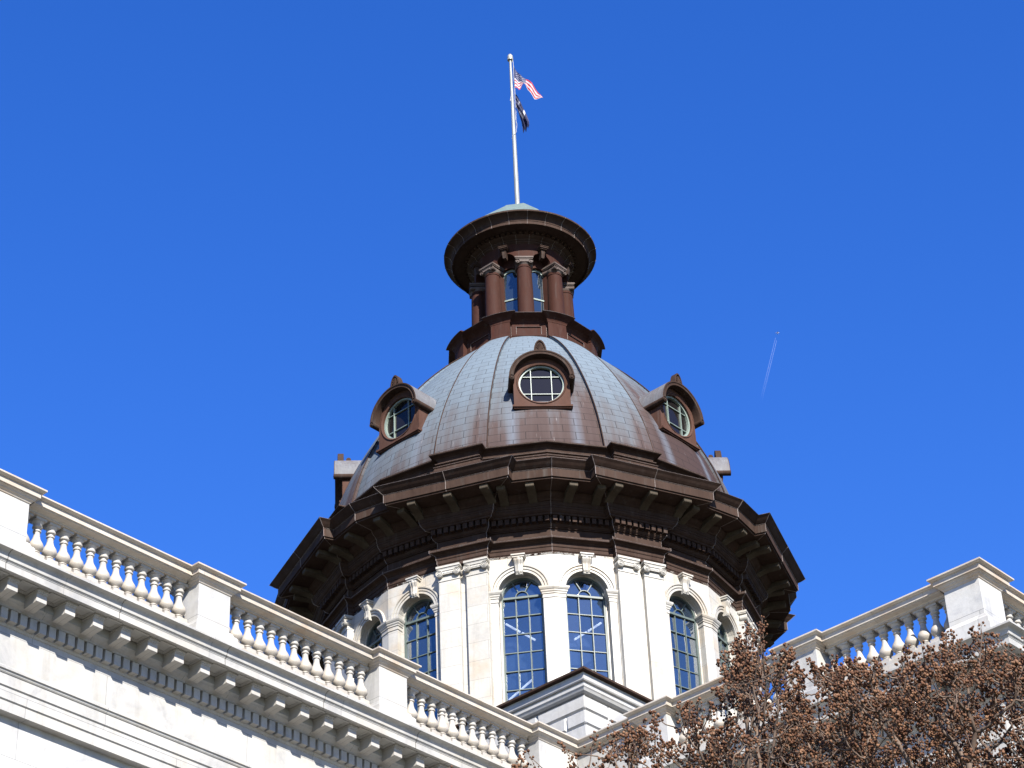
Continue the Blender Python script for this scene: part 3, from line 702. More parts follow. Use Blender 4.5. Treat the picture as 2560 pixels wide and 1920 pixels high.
LC = [(1.30, 53.0), (1.69, 53.02), (1.72, 53.05), (1.76, 53.07), (1.77, 53.11), (1.80, 53.12), (1.80, 53.18), (1.86, 53.21), (1.93, 53.24), (1.95, 53.26), (1.95, 53.365), (2.06, 53.37), (2.06, 53.385), (2.45, 53.385), (2.46, 53.318), (2.50, 53.315), (2.50, 53.43), (2.515, 53.435), (2.52, 53.47), (2.535, 53.52), (2.57, 53.575), (2.63, 53.62), (2.71, 53.655), (2.78, 53.668), (2.79, 53.672), (2.79, 53.735), (2.74, 53.755), (2.3, 54.1)]
mb.lathe(LC, lambda x, y, z: (x, y, z), 72, cap=False)
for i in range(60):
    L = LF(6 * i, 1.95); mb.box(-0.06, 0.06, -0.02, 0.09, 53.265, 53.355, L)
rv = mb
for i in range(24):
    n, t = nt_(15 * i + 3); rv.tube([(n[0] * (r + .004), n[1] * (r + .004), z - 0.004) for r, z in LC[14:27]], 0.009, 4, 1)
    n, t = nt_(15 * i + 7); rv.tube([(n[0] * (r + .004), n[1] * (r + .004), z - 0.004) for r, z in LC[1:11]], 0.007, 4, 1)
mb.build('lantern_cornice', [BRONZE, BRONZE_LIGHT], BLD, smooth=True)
mb = MB()
mb.lathe([(2.76, 53.74), (2.3, 54.2), (1.25, 55.22), (0.90, 55.56), (0.86, 55.62), (0.42, 55.80), (0.32, 55.83), (0.32, 55.93), (0.14, 56.05), (0.1, 56.05)], lambda x, y, z: (x * cos(.2) - y * sin(.2), x * sin(.2) + y * cos(.2), z), 8)
mb.build('lantern_roof', VERDIGRIS, BLD)

# --- inside of the drum, seen through the glass
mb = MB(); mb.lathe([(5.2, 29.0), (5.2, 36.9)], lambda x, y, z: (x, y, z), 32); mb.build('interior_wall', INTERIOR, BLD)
for k in (1,):
    for s in (1, -1):
        L = LF(45 * k + 11.25 * s, AP)
        q = lambda w, d, z: L(-s * w, d, z)
        for (w0, z0, w1, z1) in ((-0.22, 35.02, 0.20, 34.70), (0.26, 34.66, 0.64, 34.37), (-0.22, 32.47, 0.50, 33.06)):
            mb = MB(); mb.tube([q(w0, -0.62, z0), q(w1, -0.62, z1)], 0.034, 8)
            mb.build('fluorescent_tube', TUBE, BLD)

# --- podium under the drum
mb = MB()
def sq(mb, prof, mi=0):
    rows = [[(h, -h, z), (h, h, z), (-h, h, z), (-h, -h, z)] for h, z in prof]; mb.grid(rows, True, mi)
PP = [(10.28, 28.865), (10.275, 28.69), (10.255, 28.66), (10.20, 28.655), (10.20, 28.61), (10.215, 28.60), (10.215, 28.53), (10.19, 28.50), (10.16, 28.44), (10.13, 28.42), (10.10, 28.40), (10.03, 28.39)]
sq(mb, [(9.9, 28.87)] + PP)
sq(mb, [(10.03, 28.39), (10.03, 22.5)])
zc_ = 28.385
for ci in range(13):
    z1, z0 = zc_ - 0.012, zc_ - 0.42 + 0.012; L_ = 1.95; off = 0.0 if ci % 2 else L_ / 2
    for side in range(4):
        X = (lambda u, d, z: (u, -10.03 - d, z), lambda u, d, z: (10.03 + d, u, z), lambda u, d, z: (-u, 10.03 + d, z), lambda u, d, z: (-10.03 - d, -u, z))[side]
        e = [-10.07] + [x for x in [-10.07 + off + L_ * i for i in range(12)] if -9.6 < x < 9.6] + [10.07]
        for a, b in zip(e[:-1], e[1:]):
            if z0 < 23: continue
            a2 = a + (0.012 if a > -10 else 0); b2 = b - (0.012 if b < 10 else 0); c_ = 0.042
            ac, bc = (a2 + c_ if a > -10 else a2 + 0.0), (b2 - c_ if b < 10 else b2)
            p = [X(a2, 0.0, z0), X(b2, 0.0, z0), X(b2, 0.0, z1), X(a2, 0.0, z1), X(ac, 0.05, z0 + c_), X(bc, 0.05, z0 + c_), X(bc, 0.05, z1 - c_), X(ac, 0.05, z1 - c_)]
            mb.add(p, [(4, 5, 6, 7), (0, 1, 5, 4), (1, 2, 6, 5), (2, 3, 7, 6), (3, 0, 4, 7)])
    zc_ -= 0.42
PODM = marble('marble_podium', (0.3674, 0.3629, 0.3539), (0.2778, 0.2778, 0.2822), (0.3494, 0.3405, 0.3226), 60.0, 60.0, 0.0)
pod = mb.build('drum_podium', PODM, BLD)
mb = MB(); sq(mb, [(10.26, 28.866), (10.36, 28.87), (10.40, 28.885), (10.40, 28.945), (10.37, 28.955), (6.5, 29.15)])
mb.build('podium_flashing', BRONZE, pod)

# ------------------------------------------------------------------ wings
X0, Y0, XR = 12.375, -13.37, 23.74
YN, YF = -38.0, 9.0
path = [(-14.0, YN), (X0, YN), (X0, Y0), (XR, Y0), (XR, YF)]
mb = MB()
WP = [(-3.0, 22.99), (0.86, 22.975), (0.92, 22.965), (0.92, 22.925), (0.895, 22.918), (0.86, 22.908), (0.83, 22.895), (0.808, 22.87), (0.795, 22.83), (0.79, 22.775), (0.785, 22.765), (0.765, 22.763), (0.765, 22.745), (0.755, 22.743), (0.75, 22.72), (0.742, 22.718), (0.742, 22.58), (0.715, 22.578), (0.715, 22.595),
      (0.20, 22.60), (0.20, 22.42), (0.17, 22.40), (0.15, 22.375), (0.10, 22.345), (0.07, 22.32), (0.06, 22.285), (0.04, 22.28), (-0.02, 22.278), (-0.045, 22.27), (-0.05, 22.06), (-0.055, 22.045), (-0.06, 22.02), (-0.075, 21.995), (-0.08, 21.98), (-0.10, 21.975),
      (-0.10, 21.195), (-0.06, 21.19), (-0.03, 21.17), (-0.015, 21.14), (0.0, 21.135), (0.0, 21.085), (-0.025, 21.08), (-0.035, 21.045), (-0.05, 21.025), (-0.065, 21.02), (-0.065, 20.795), (-0.08, 20.785), (-0.095, 20.77), (-0.095, 20.545), (-0.11, 20.535), (-0.125, 20.52), (-0.125, 20.32), (-0.30, 20.315)]
sweep(mb, path, WP)
for p0, p1 in zip(path[1:-1], path[2:]):
    a, b = Vector(p0), Vector(p1); d = (b - a).normalized(); nn = Vector((d.y, -d.x))
    o = -0.05
    line_dentils(mb, a + nn * o + d * 0.0, b + nn * o, 22.035, 22.265, 0.125, 0.157, 0.0665)
ys = [y for y in [-25.79 + 0.6705 * i for i in range(-17, 18)] if y < -13.9]
for y in ys:
    c = y + 0.335
    for q_ in range(2):
        e = 0.03 * q_; zb_ = 22.578 + 0.007 * q_
        for d0 in (0.605 - e, 0.25 + e): mb.box(X0 + d0, X0 + d0 + 0.03, c - 0.19 + e, c + 0.19 - e, zb_, 22.605)
        for sg_ in (-1, 1): mb.box(X0 + 0.28 + e, X0 + 0.605 - e, c + sg_ * (0.175 - e) - 0.015, c + sg_ * (0.175 - e) + 0.015, zb_ + .001, 22.606)
WCOR = mb.build('wing_entablature', MARBLE_WING, BLD)
mb = MB(); sweep(mb, path, [(-0.30, 20.33), (-0.30, 9.0), (-0.20, 8.9), (-0.20, 8.3), (-0.30, 8.2), (-0.30, 0.4), (-0.1, 0.3), (-0.1, -1.7)])
mb.build('wing_wall', MARBLE_WING, BLD)
mb = MB(); mb.add([(-14, YN + 1, 22.98), (X0 - 1, YN + 1, 22.98), (X0 - 1, 20, 22.98), (-14, 20, 22.98)], [(0, 1, 2, 3)])
mb.add([(X0 - 1, Y0 + 1, 22.98), (XR - 1, Y0 + 1, 22.98), (XR - 1, YF, 22.98), (X0 - 1, YF, 22.98)], [(0, 1, 2, 3)])
mb.build('flat_roof', ROOF, BLD)
# marble modillions
mb = MB()
def wing_mod(mb, X, w):
    pr = [(-0.02, 22.595), (0.40, 22.595), (0.40, 22.55), (0.375, 22.545), (0.375, 22.515), (0.355, 22.51), (0.355, 22.495), (0.35, 22.49), (0.35, 22.345), (0.335, 22.335), (0.14, 22.325), (0.05, 22.31), (-0.02, 22.305)]
    a = [X(-w / 2, d, z) for d, z in pr]; b = [X(w / 2, d, z) for d, z in pr]; n = len(pr)
    mb.add(a + b, [tuple(range(n))[::-1], tuple(range(n, 2 * n))] + [(i, (i + 1) % n, n + (i + 1) % n, n + i) for i in range(n)])
    mb.box(-w / 2 - 0.018, w / 2 + 0.018, -0.02, 0.385, 22.552, 22.594, X)
wing_mod(mb, lambda w, d, z: (X0 + 0.20 + d, w, z), 0.236)
wm = mb.build('marble_modillion', MARBLE_TRIM, WCOR)
ys = [-25.79 + 0.6705 * i for i in range(-17, 18)]
ys = [y for y in ys if y < -13.9]
wm.location = (0, ys[0], 0)
for y in ys[1:]: dup(wm, 0, (0, y, 0))
mb = MB(); wing_mod(mb, lambda w, d, z: (w, Y0 - 0.20 - d, z), 0.236)
wm2 = mb.build('marble_modillion', MARBLE_TRIM, WCOR)
xs = [XR + 0.05 - 0.6705 * i for i in range(16)]
wm2.location = (xs[0], 0, 0)
for x in xs[1:]: dup(wm2, 0, (x, 0, 0))
for i in range(9): 
    c = dup(wm, 0, (XR - X0, Y0 - 0.05 + 0.6705 * i, 0))
# sunk coffer panels in the soffit between the modillions are shallow frames
cf = MB()
for y in []:
    c = y + 0.335
    for (a, b, d0, d1, z) in ((-0.19, 0.19, 0.46, 0.50, 22.585), (-0.19, 0.19, 0.24, 0.28, 22.585)):
        cf.box(X0 + 0.20 + d0 - 0.2, X0 + 0.20 + d1 - 0.2, c + a, c + b, z, 22.61)
    for s in (-1, 1): cf.box(X0 + 0.28, X0 + 0.46, c + s * 0.17 - 0.02, c + s * 0.17 + 0.02, 22.583, 22.61)
# dark joint between cornice blocks
jb = MB()
for y in [-24.787 + 2.68 * i for i in range(-5, 5)]:
    pts = [(X0 + o + 0.002, y + (0.01 if i % 2 else 0.0), z) for i, (o, z) in enumerate(WP[3:18])]
    jb.tube(pts, 0.007, 4)
for x in [13.6 + 2.68 * i for i in range(4)]:
    jb.tube([(x, Y0 - o - 0.002, z) for o, z in WP[3:18]], 0.007, 4)
jb.build('cornice_joint', plain('joint_grime', (0.06, 0.055, 0.05), 0.9), WCOR)

# balustrade: plinth course, pedestals, coping, balusters
SL, WL, DE = 5.20, 1.325, 0.20
YC = -13.176
ped_left = [(YC - 1.3724, -12.9)] + [(YC - 1.3724 - SL * k, YC - 1.3724 - SL * k + WL) for k in range(1, 5)]
ped_right = [(X0 + 2.8752 - 1.316, X0 + 2.8752), (X0 + 2.8752 + 4.2495 - 1.316, X0 + 2.8752 + 4.2495), (XR - 1.335, XR)]
BAL = MB(); sweep(BAL, [(X0 - DE, YN), (X0 - DE, Y0 + DE), (XR - DE, Y0 + DE), (XR - DE, YF)], [(-0.95, 22.95), (-0.90, 24.0), (-0.25, 24.0), (-0.24, 23.99), (-0.24, 23.80), (-0.20, 23.75), (0.04, 23.735), (0.06, 23.72), (0.06, 23.70), (0.12, 23.68), (0.12, 22.95)])
BALO = BAL.build('balustrade_plinth', MARBLE_TRIM, BLD)
DIE = [(-0.235, 24.03), (-0.235, 24.885), (-0.215, 24.90), (-0.20, 24.935), (-0.165, 24.955), (-0.15, 24.985), (-0.115, 25.01), (-0.115, 25.02), (-0.085, 25.02), (-0.085, 25.13), (-0.06, 25.135), (-0.04, 25.15), (-0.012, 25.16), (0.0, 25.165), (0.0, 25.20), (-0.015, 25.21), (-0.5, 25.215)]
DIE_B = [(-0.05, 22.96), (-0.05, 23.72), (-0.10, 23.74), (-0.10, 23.88), (-0.13, 23.92), (-0.16, 23.94), (-0.18, 24.0), (-0.20, 24.02), (-0.235, 24.03)]
def pedestal(x0, x1, y0, y1, name='pedestal'):
    mb = MB()
    for prof in (DIE_B, DIE[:2]):
        rows = [[(x1 + o, y0 - o, z), (x1 + o, y1 + o, z), (x0 - o, y1 + o, z), (x0 - o, y0 - o, z)] for o, z in prof]; mb.grid(rows, True)
    o_ = mb.build(name, MARBLE_WING, BLD)
    mb = MB()
    rows = [[(x1 + o, y0 - o, z), (x1 + o, y1 + o, z), (x0 - o, y1 + o, z), (x0 - o, y0 - o, z)] for o, z in DIE[1:]]; mb.grid(rows, True)
    mb.add(rows[-1], [(0, 1, 2, 3)])
    mb.build('pedestal_cap', MARBLE_COPING, o_, smooth=False)
    return o_
for a, b in ped_left[1:]: pedestal(X0 - 1.26, X0, a, b)
pedestal(X0 - 1.26, X0, ped_left[0][0], -12.6)
for a, b in ped_right[:-1]: pedestal(a, b, Y0, Y0 + 1.26)
pedestal(XR - 1.335, XR, Y0, Y0 + 1.335)
pedestal(XR - 0.95, XR, Y0 + 5.2, Y0 + 6.52)
RAIL = [(-0.26, 24.93), (-0.26, 24.965), (-0.24, 24.985), (-0.20, 24.99), (-0.12, 25.0), (-0.115, 25.02), (-0.085, 25.02), (-0.085, 25.13), (-0.06, 25.135), (-0.04, 25.15), (-0.012, 25.16), (0.0, 25.165), (0.0, 25.197), (-0.015, 25.205)]
def rail(p0, p1, nx, ny, dep=0.84):
    """coping between two points on its front line; (nx, ny) points outwards"""
    mb = MB(); prof = RAIL + [(-dep - (o), z) for o, z in RAIL[::-1]]
    rows = [[(p[0] + nx * o, p[1] + ny * o, z) for o, z in prof] for p in (p0, p1)]
    mb.grid(rows, True)
    return mb.build('balustrade_coping', MARBLE_COPING, BLD)
BP = [(0.108, 0.105), (0.115, 0.115), (0.115, 0.135), (0.095, 0.145), (0.078, 0.155), (0.078, 0.165), (0.092, 0.17), (0.092, 0.185), (0.078, 0.195), (0.10, 0.215), (0.138, 0.255), (0.153, 0.295), (0.152, 0.33), (0.138, 0.375), (0.112, 0.42), (0.088, 0.465), (0.074, 0.51), (0.066, 0.56), (0.063, 0.62), (0.064, 0.635), (0.083, 0.642), (0.087, 0.655), (0.083, 0.668), (0.064, 0.675), (0.064, 0.71), (0.07, 0.716), (0.098, 0.73), (0.105, 0.75), (0.098, 0.77), (0.085, 0.778), (0.088, 0.80), (0.10, 0.83), (0.122, 0.855), (0.122, 0.872)]
mb = MB(); mb.lathe(BP, lambda x, y, z: (x, y, 24.0 + z), 20)
mb.box(-0.135, 0.135, -0.135, 0.135, 23.99, 24.105); mb.box(-0.13, 0.13, -0.13, 0.13, 24.872, 24.935)
bal0 = mb.build('baluster', MARBLE_TRIM, BLD, smooth=True)
used = [False]
def put_bal(x, y):
    if not used[0]: used[0] = True; bal0.location = (x, y, CAMZ); return
    dup(bal0, 0, (x, y, CAMZ))
XF = X0 - DE
prev = ped_left
for i in range(len(ped_left) - 1):
    a, b = ped_left[i + 1][1], ped_left[i][0]
    rail((XF, a - 0.1), (XF, b + 0.1), 1, 0)
    if i < 3:
        n = 13; lo, hi = a - 0.235 + 0.02, b + 0.235 - 0.02; st = (hi - lo) / n
        for j in range(n): put_bal(XF - 0.43, lo + st * (j + 0.5))
rail((XF, YN), (XF, ped_left[-1][0] + 0.1), 1, 0)
# right wing
YFr = Y0 + DE
rail((X0 - 0.115, YFr), (ped_right[0][0] + 0.1, YFr), 0, -1)
mb = MB(); mb.box(X0 - 0.3, ped_right[0][0] + 0.2, YFr + 0.235, YFr + 0.50, 23.99, 24.882); mb.build('parapet_panel', MARBLE_WING, BLD)
for i in range(2):
    a, b = ped_right[i][1], ped_right[i + 1][0]
    rail((a - 0.1, YFr), (b + 0.1, YFr), 0, -1)
    n = 10; lo, hi = a - 0.235 + 0.02, b + 0.235 - 0.02; st = (hi - lo) / n
    for j in range(n): put_bal(lo + st * (j + 0.5), YFr + 0.43)
rail((XR - DE, Y0 + 1.235), (XR - DE, Y0 + 5.3), 1, 0); rail((XR - DE, Y0 + 6.45), (XR - DE, YF), 1, 0)
lo, hi = Y0 + 1.335 - 0.2, Y0 + 5.2 + 0.2; st = (hi - lo) / 13
for j in range(13): put_bal(XR - DE - 0.43, lo + st * (j + 0.5))

# ------------------------------------------------------------------ ground
mb = MB(); S = 4000
mb.add([(-S, -S, 0), (S, -S, 0), (S, S, 0), (-S, S, 0)], [(0, 1, 2, 3)])
gm, nt, b = new_mat('winter_lawn')
tc = N(nt, 'ShaderNodeTexCoord'); n1 = N(nt, 'ShaderNodeTexNoise', Scale=0.15, Detail=8.0); nt.links.new(tc.outputs['Object'], n1.inputs['Vector'])
r = ramp(nt, [(0.35, (0.045, 0.045, 0.022)), (0.6, (0.075, 0.068, 0.038))], n1.outputs['Fac']); nt.links.new(r.outputs[0], b.inputs['Base Color']); b.inputs['Roughness'].default_value = 0.95
g = mb.build('ground', gm); g['kind'] = 'structure'; g['label'] = 'dry winter lawn round the building'
mb = MB(); rz = radians(-40.7)
rot = lambda x, y, z: (x * cos(rz) - y * sin(rz), x * sin(rz) + y * cos(rz), z)
mb.add([rot(*p) for p in ((X0 - 0.3, YN - 4, 0.004), (X0 + 17, YN - 4, 0.004), (X0 + 17, Y0 - 10, 0.004), (XR + 16, Y0 - 10, 0.004), (XR + 16, YF, 0.004), (XR - 0.3, YF, 0.004), (XR - 0.3, Y0 + 0.3, 0.004), (X0 - 0.3, Y0 + 0.3, 0.004))], [(0, 1, 2, 3, 4, 5, 6, 7)])
pv = mb.build('pavement', plain('pale_paving', (0.15, 0.14, 0.125), 0.9, 0, 0.15, 0.8)); pv['kind'] = 'structure'; pv['label'] = 'pale paving along the foot of the wings'

# ------------------------------------------------------------------ flagpole and flags
fp = empty('flagpole', (0, 0, CAMZ + 56.2)); tag(fp, 'tall white tapering flagpole standing on the lantern roof', 'flagpole')
def part(o, parent):
    o.parent = parent; o.location = Vector((0, 0, CAMZ)) - Vector(parent.location); return o
mb = MB(); mb.lathe([(0.092, 55.9), (0.088, 57.5), (0.07, 60.5), (0.048, 63.5)], lambda x, y, z: (x, y, z), 16); part(mb.build('pole_shaft', POLE, None, smooth=True), fp)
mb = MB(); mb.lathe([(0.05, 63.46), (0.115, 63.48), (0.118, 63.55), (0.105, 63.57), (0.112, 63.60), (0.108, 63.68), (0.07, 63.76), (0.02, 63.79)], lambda x, y, z: (x, y, z), 18); part(mb.build('pole_truck', POLECAP, None, smooth=True), fp)
mb = MB()
mb.tube([(0.085, -0.06, 63.46), (0.11, -0.07, 63.2), (0.105, -0.06, 62.4), (0.115, -0.06, 61.8), (0.10, -0.07, 61.2), (0.09, -0.08, 60.4), (0.13, -0.08, 60.1), (0.09, -0.09, 59.7), (-0.06, -0.10, 59.5), (-0.085, -0.05, 59.42)], 0.009, 5)
mb.tube([(0.10, -0.02, 63.46), (0.13, -0.03, 62.9), (0.12, -0.03, 61.9), (0.14, -0.03, 61.2), (0.10, -0.03, 60.2), (0.13, -0.03, 60.0)], 0.008, 5)
mb.tube([(-0.05, -0.08, 61.4), (-0.08, -0.09, 61.3), (-0.04, -0.09, 61.55)], 0.008, 5)
part(mb.build('halyard', ROPE, None), fp)
def fabric(name, col):
    m, nt, b = new_mat(name); b.inputs['Base Color'].default_value = (*col, 1); b.inputs['Roughness'].default_value = 0.7
    n = N(nt, 'ShaderNodeTexNoise', Scale=60.0); bp = N(nt, 'ShaderNodeBump', Strength=0.1, Distance=0.01); nt.links.new(n.outputs['Fac'], bp.inputs['Height']); nt.links.new(bp.outputs[0], b.inputs['Normal'])
    tl = N(nt, 'ShaderNodeBsdfTranslucent'); tl.inputs[0].default_value = (*col, 1); mx = N(nt, 'ShaderNodeMixShader'); mx.inputs[0].default_value = 0.25
    nt.links.new(b.outputs[0], mx.inputs[1]); nt.links.new(tl.outputs[0], mx.inputs[2]); nt.links.new(mx.outputs[0], nt.nodes['Material Output'].inputs[0]); return m
RED, WHITE, NAVY, INDIGO = fabric('flag_red', (0.27, 0.008, 0.022)), fabric('flag_white', (0.36, 0.36, 0.38)), fabric('flag_navy', (0.011, 0.014, 0.065)), fabric('flag_indigo', (0.006, 0.008, 0.042))
def poly(pts, s):
    d = [0]
    for a, b in zip(pts[:-1], pts[1:]): d.append(d[-1] + hypot(b[0] - a[0], b[1] - a[1]))
    s *= d[-1]
    return float(np.interp(s, d, [p[0] for p in pts])), float(np.interp(s, d, [p[1] for p in pts]))
def flag(name, top, bot, depth, colour, nu=60, nv=39, fold=0.0):
    mb = MB(); rows = []
    for j in range(nv + 1):
        t = j / nv; row = []
        for i in range(nu + 1):
            s = i / nu; a = poly(top, s); b = poly(bot, s)
            f = fold * min(1.0, max(0.0, (s - 0.22) / 0.25)); tri = t / 0.42 if t < 0.42 else 1 - (t - 0.42) / 0.58 * 0.85   # the lower half is folded up behind
            u = t + (tri - t) * f
            row.append((a[0] + (b[0] - a[0]) * u, -0.05 + depth(s, t) + f * 0.16 * max(0.0, t - 0.40), a[1] + (b[1] - a[1]) * u))
        rows.append(row)
    mb.grid(rows)
    mb.m = [colour((k % nu + 0.5) / nu, (k // nu + 0.5) / nv) for k in range(nu * nv)]
    return mb
def us(s, t):
    if s < 0.40 and t < 7 / 13:
        cx, cy = s / 0.40 * 11, t / (7 / 13) * 9
        ix, iy = int(cx), int(cy)
        if (ix + iy) % 2 == 0 and 0.30 < cx - ix < 0.70 and 0.28 < cy - iy < 0.72 and ix > 0 and iy > 0: return 1
        return 2
    return 0 if int(t * 13) % 2 == 0 else 1
top = [(0.128, 63.09), (0.20, 62.92), (0.43, 62.55), (0.68, 62.33), (0.95, 61.86), (1.20, 61.42)]
bot = [(0.135, 61.99), (0.21, 61.98), (0.29, 61.90), (0.40, 62.05), (0.54, 61.98), (0.70, 61.68), (0.86, 61.43), (1.19, 61.41)]
mb = flag('us', top, bot, lambda s, t: 0.07 * sin(9 * s + 1.2 * t) * s ** 0.5 + 0.03 * sin(19 * s - 2 * t), us, 110, 91, 1.0)
f1 = mb.build('national_flag', [RED, WHITE, NAVY], None, smooth=True, recalc=False); f1.location = (0, 0, CAMZ); tag(f1, 'red and white striped flag with starry blue canton, flying upper on the pole', 'flag', 'flags on the pole')
def stf(s, t):
    if hypot((s - 0.16) / 0.055, (t - 0.25) / 0.16) < 1 and hypot((s - 0.145) / 0.05, (t - 0.14) / 0.15) > 1: return 1
    if abs(t - 0.62 - 0.05 * sin(6 * s)) < 0.10 and 0.24 < s < 0.55: return 1
    if hypot((s - 0.52) / 0.055, (t - 0.17) / 0.20) < 1 or (abs(s - 0.56 - 0.12 * (t - .2)) < 0.016 and 0.05 < t < .45): return 1
    return 0
top = [(0.138, 61.70), (0.22, 61.55), (0.32, 61.29), (0.42, 60.93), (0.51, 60.63), (0.60, 60.27), (0.60, 60.10), (0.55, 59.93)]
bot = [(0.125, 60.95), (0.17, 60.85), (0.24, 60.58), (0.31, 60.28), (0.34, 59.95), (0.352, 59.70)]
mb = flag('st', top, bot, lambda s, t: 0.07 * sin(11 * t + 3 * s) * (0.3 + s) + 0.04 * sin(7 * s + 17 * t), stf, 90, 60)
f2 = mb.build('state_flag', [INDIGO, WHITE], None, smooth=True, recalc=False); f2.location = (0, 0, CAMZ); tag(f2, 'dark indigo flag with white palm and crescent hanging limp below the striped one', 'flag', 'flags on the pole')

# ------------------------------------------------------------------ airliner and contrails
CAMP = Vector((0, -68.8, CAMZ)); d0 = Vector((0.1058, 0.8058, 0.5827)) * 17000
dE = Vector((0.1006, 0.8165, 0.5685)) * (d0.z / 0.5685)
fwd = (d0 - dE); fwd.z = 0; fwd.normalize(); side = Vector((fwd.y, -fwd.x, 0)); up = Vector((0, 0, 1))
mb = MB(); Xp = lambda a, b, c: (fwd * a + side * b + up * c)
mb.lathe([(0.1, -18), (1.2, -13), (1.9, -6), (1.9, 10), (1.5, 15), (0.2, 18)], lambda x, y, z: Xp(z, x, y), 10)
for s in (-1, 1):
    mb.add([Xp(5, s * 1.5, -0.6), Xp(-1, s * 1.5, -0.6), Xp(-6.5, s * 17, 0.6), Xp(-4.5, s * 17, 0.6), Xp(5, s * 1.5, 0.1), Xp(-1, s * 1.5, 0.1), Xp(-6.5, s * 17, 0.9), Xp(-4.5, s * 17, 0.9)], [(0, 1, 2, 3), (4, 7, 6, 5), (0, 4, 5, 1), (1, 5, 6, 2), (2, 6, 7, 3), (3, 7, 4, 0)])
    mb.add([Xp(-13, s * 0.8, 0.6), Xp(-16.5, s * 0.8, 0.6), Xp(-18, s * 6, 0.8), Xp(-16.5, s * 6, 0.8), Xp(-13, s * 0.8, 0.9), Xp(-16.5, s * 0.8, 0.9), Xp(-18, s * 6, 1), Xp(-16.5, s * 6, 1)], [(0, 1, 2, 3), (4, 7, 6, 5), (0, 4, 5, 1), (1, 5, 6, 2), (2, 6, 7, 3), (3, 7, 4, 0)])
    mb.lathe([(0.9, -2), (1.1, 0), (1.1, 2), (0.9, 3)], lambda x, y, z, s=s: Xp(z + 2, s * 5.5 + x, y - 1.6), 8)
mb.add([Xp(-12, -.2, 1.5), Xp(-17, -.2, 1.5), Xp(-19, -.2, 7), Xp(-17, -.2, 7), Xp(-12, .2, 1.5), Xp(-17, .2, 1.5), Xp(-19, .2, 7), Xp(-17, .2, 7)], [(0, 1, 2, 3), (4, 7, 6, 5), (0, 4, 5, 1), (1, 5, 6, 2), (2, 6, 7, 3), (3, 7, 4, 0)])
pl = mb.build('airliner', plain('airliner_white', (0.42, 0.42, 0.42), 0.4)); pl.location = CAMP + d0; tag(pl, 'tiny distant white airliner high in the blue sky', 'airplane')
cm = bpy.data.materials.new('contrail_vapour'); cm.use_nodes = True; nt = cm.node_tree; nt.nodes.clear()
out = N(nt, 'ShaderNodeOutputMaterial'); tr = N(nt, 'ShaderNodeBsdfTransparent'); df = N(nt, 'ShaderNodeBsdfDiffuse'); df.inputs[0].default_value = (0.97, 0.98, 1.0, 1)
tl = N(nt, 'ShaderNodeBsdfTranslucent'); tl.inputs[0].default_value = (0.97, 0.98, 1.0, 1); ad = N(nt, 'ShaderNodeAddShader'); nt.links.new(df.outputs[0], ad.inputs[0]); nt.links.new(tl.outputs[0], ad.inputs[1])
mx = N(nt, 'ShaderNodeMixShader'); tc = N(nt, 'ShaderNodeTexCoord'); sp = N(nt, 'ShaderNodeSeparateXYZ'); nt.links.new(tc.outputs['UV'], sp.inputs[0])
rr = ramp(nt, [(0.0, (0.030,) * 3), (0.45, (0.022,) * 3), (1.0, (0.0,) * 3)], sp.outputs['Y']); nt.links.new(rr.outputs[0], mx.inputs[0])
nt.links.new(tr.outputs[0], mx.inputs[1]); nt.links.new(ad.outputs[0], mx.inputs[2]); nt.links.new(mx.outputs[0], out.inputs[0])
Ln = (d0 - dE).length * 1.45
for s, a0 in ((1, 60.0), (-1, 90.0)):
    mb = MB(); uvs = []; n = 24; rows = []
    for i in range(n + 1):
        q = i / n; r = 2.0 + 2.6 * q
        rows.append([Xp(-a0 - Ln * q, s * 6.5 + r * cos(2 * pi * j / 8), r * sin(2 * pi * j / 8)) for j in range(8)]); uvs += [(j / 8, q) for j in range(8)]
    mb.grid(rows, True); c = mb.build('contrail', cm, uvs=uvs, smooth=True); c.location = CAMP + d0
    tag(c, 'right-hand fainter-ended white vapour trail behind the airliner' if s > 0 else 'left-hand white vapour trail behind the airliner', 'contrail', 'vapour trails of the airliner')

# ------------------------------------------------------------------ crape myrtles in winter
BARK, nt, b = new_mat('crape_myrtle_bark')
tc = N(nt, 'ShaderNodeTexCoord'); n1 = N(nt, 'ShaderNodeTexNoise', Scale=12.0, Detail=5.0); nt.links.new(tc.outputs['Object'], n1.inputs['Vector'])
r = ramp(nt, [(0.35, (0.05, 0.035, 0.028)), (0.65, (0.13, 0.095, 0.073))], n1.outputs['Fac']); nt.links.new(r.outputs[0], b.inputs['Base Color']); b.inputs['Roughness'].default_value = 0.8; b.inputs['Specular IOR Level'].default_value = 0.1
POD, nt, b = new_mat('dry_seed_capsule')
tc = N(nt, 'ShaderNodeTexCoord'); n1 = N(nt, 'ShaderNodeTexNoise', Scale=28.0, Detail=3.0); nt.links.new(tc.outputs['Object'], n1.inputs['Vector'])
r = ramp(nt, [(0.3, (0.030, 0.012, 0.007)), (0.5, (0.088, 0.042, 0.023)), (0.7, (0.165, 0.092, 0.053))], n1.outputs['Fac']); nt.links.new(r.outputs[0], b.inputs['Base Color']); b.inputs['Roughness'].default_value = 0.7; b.inputs['Specular IOR Level'].default_value = 0.12

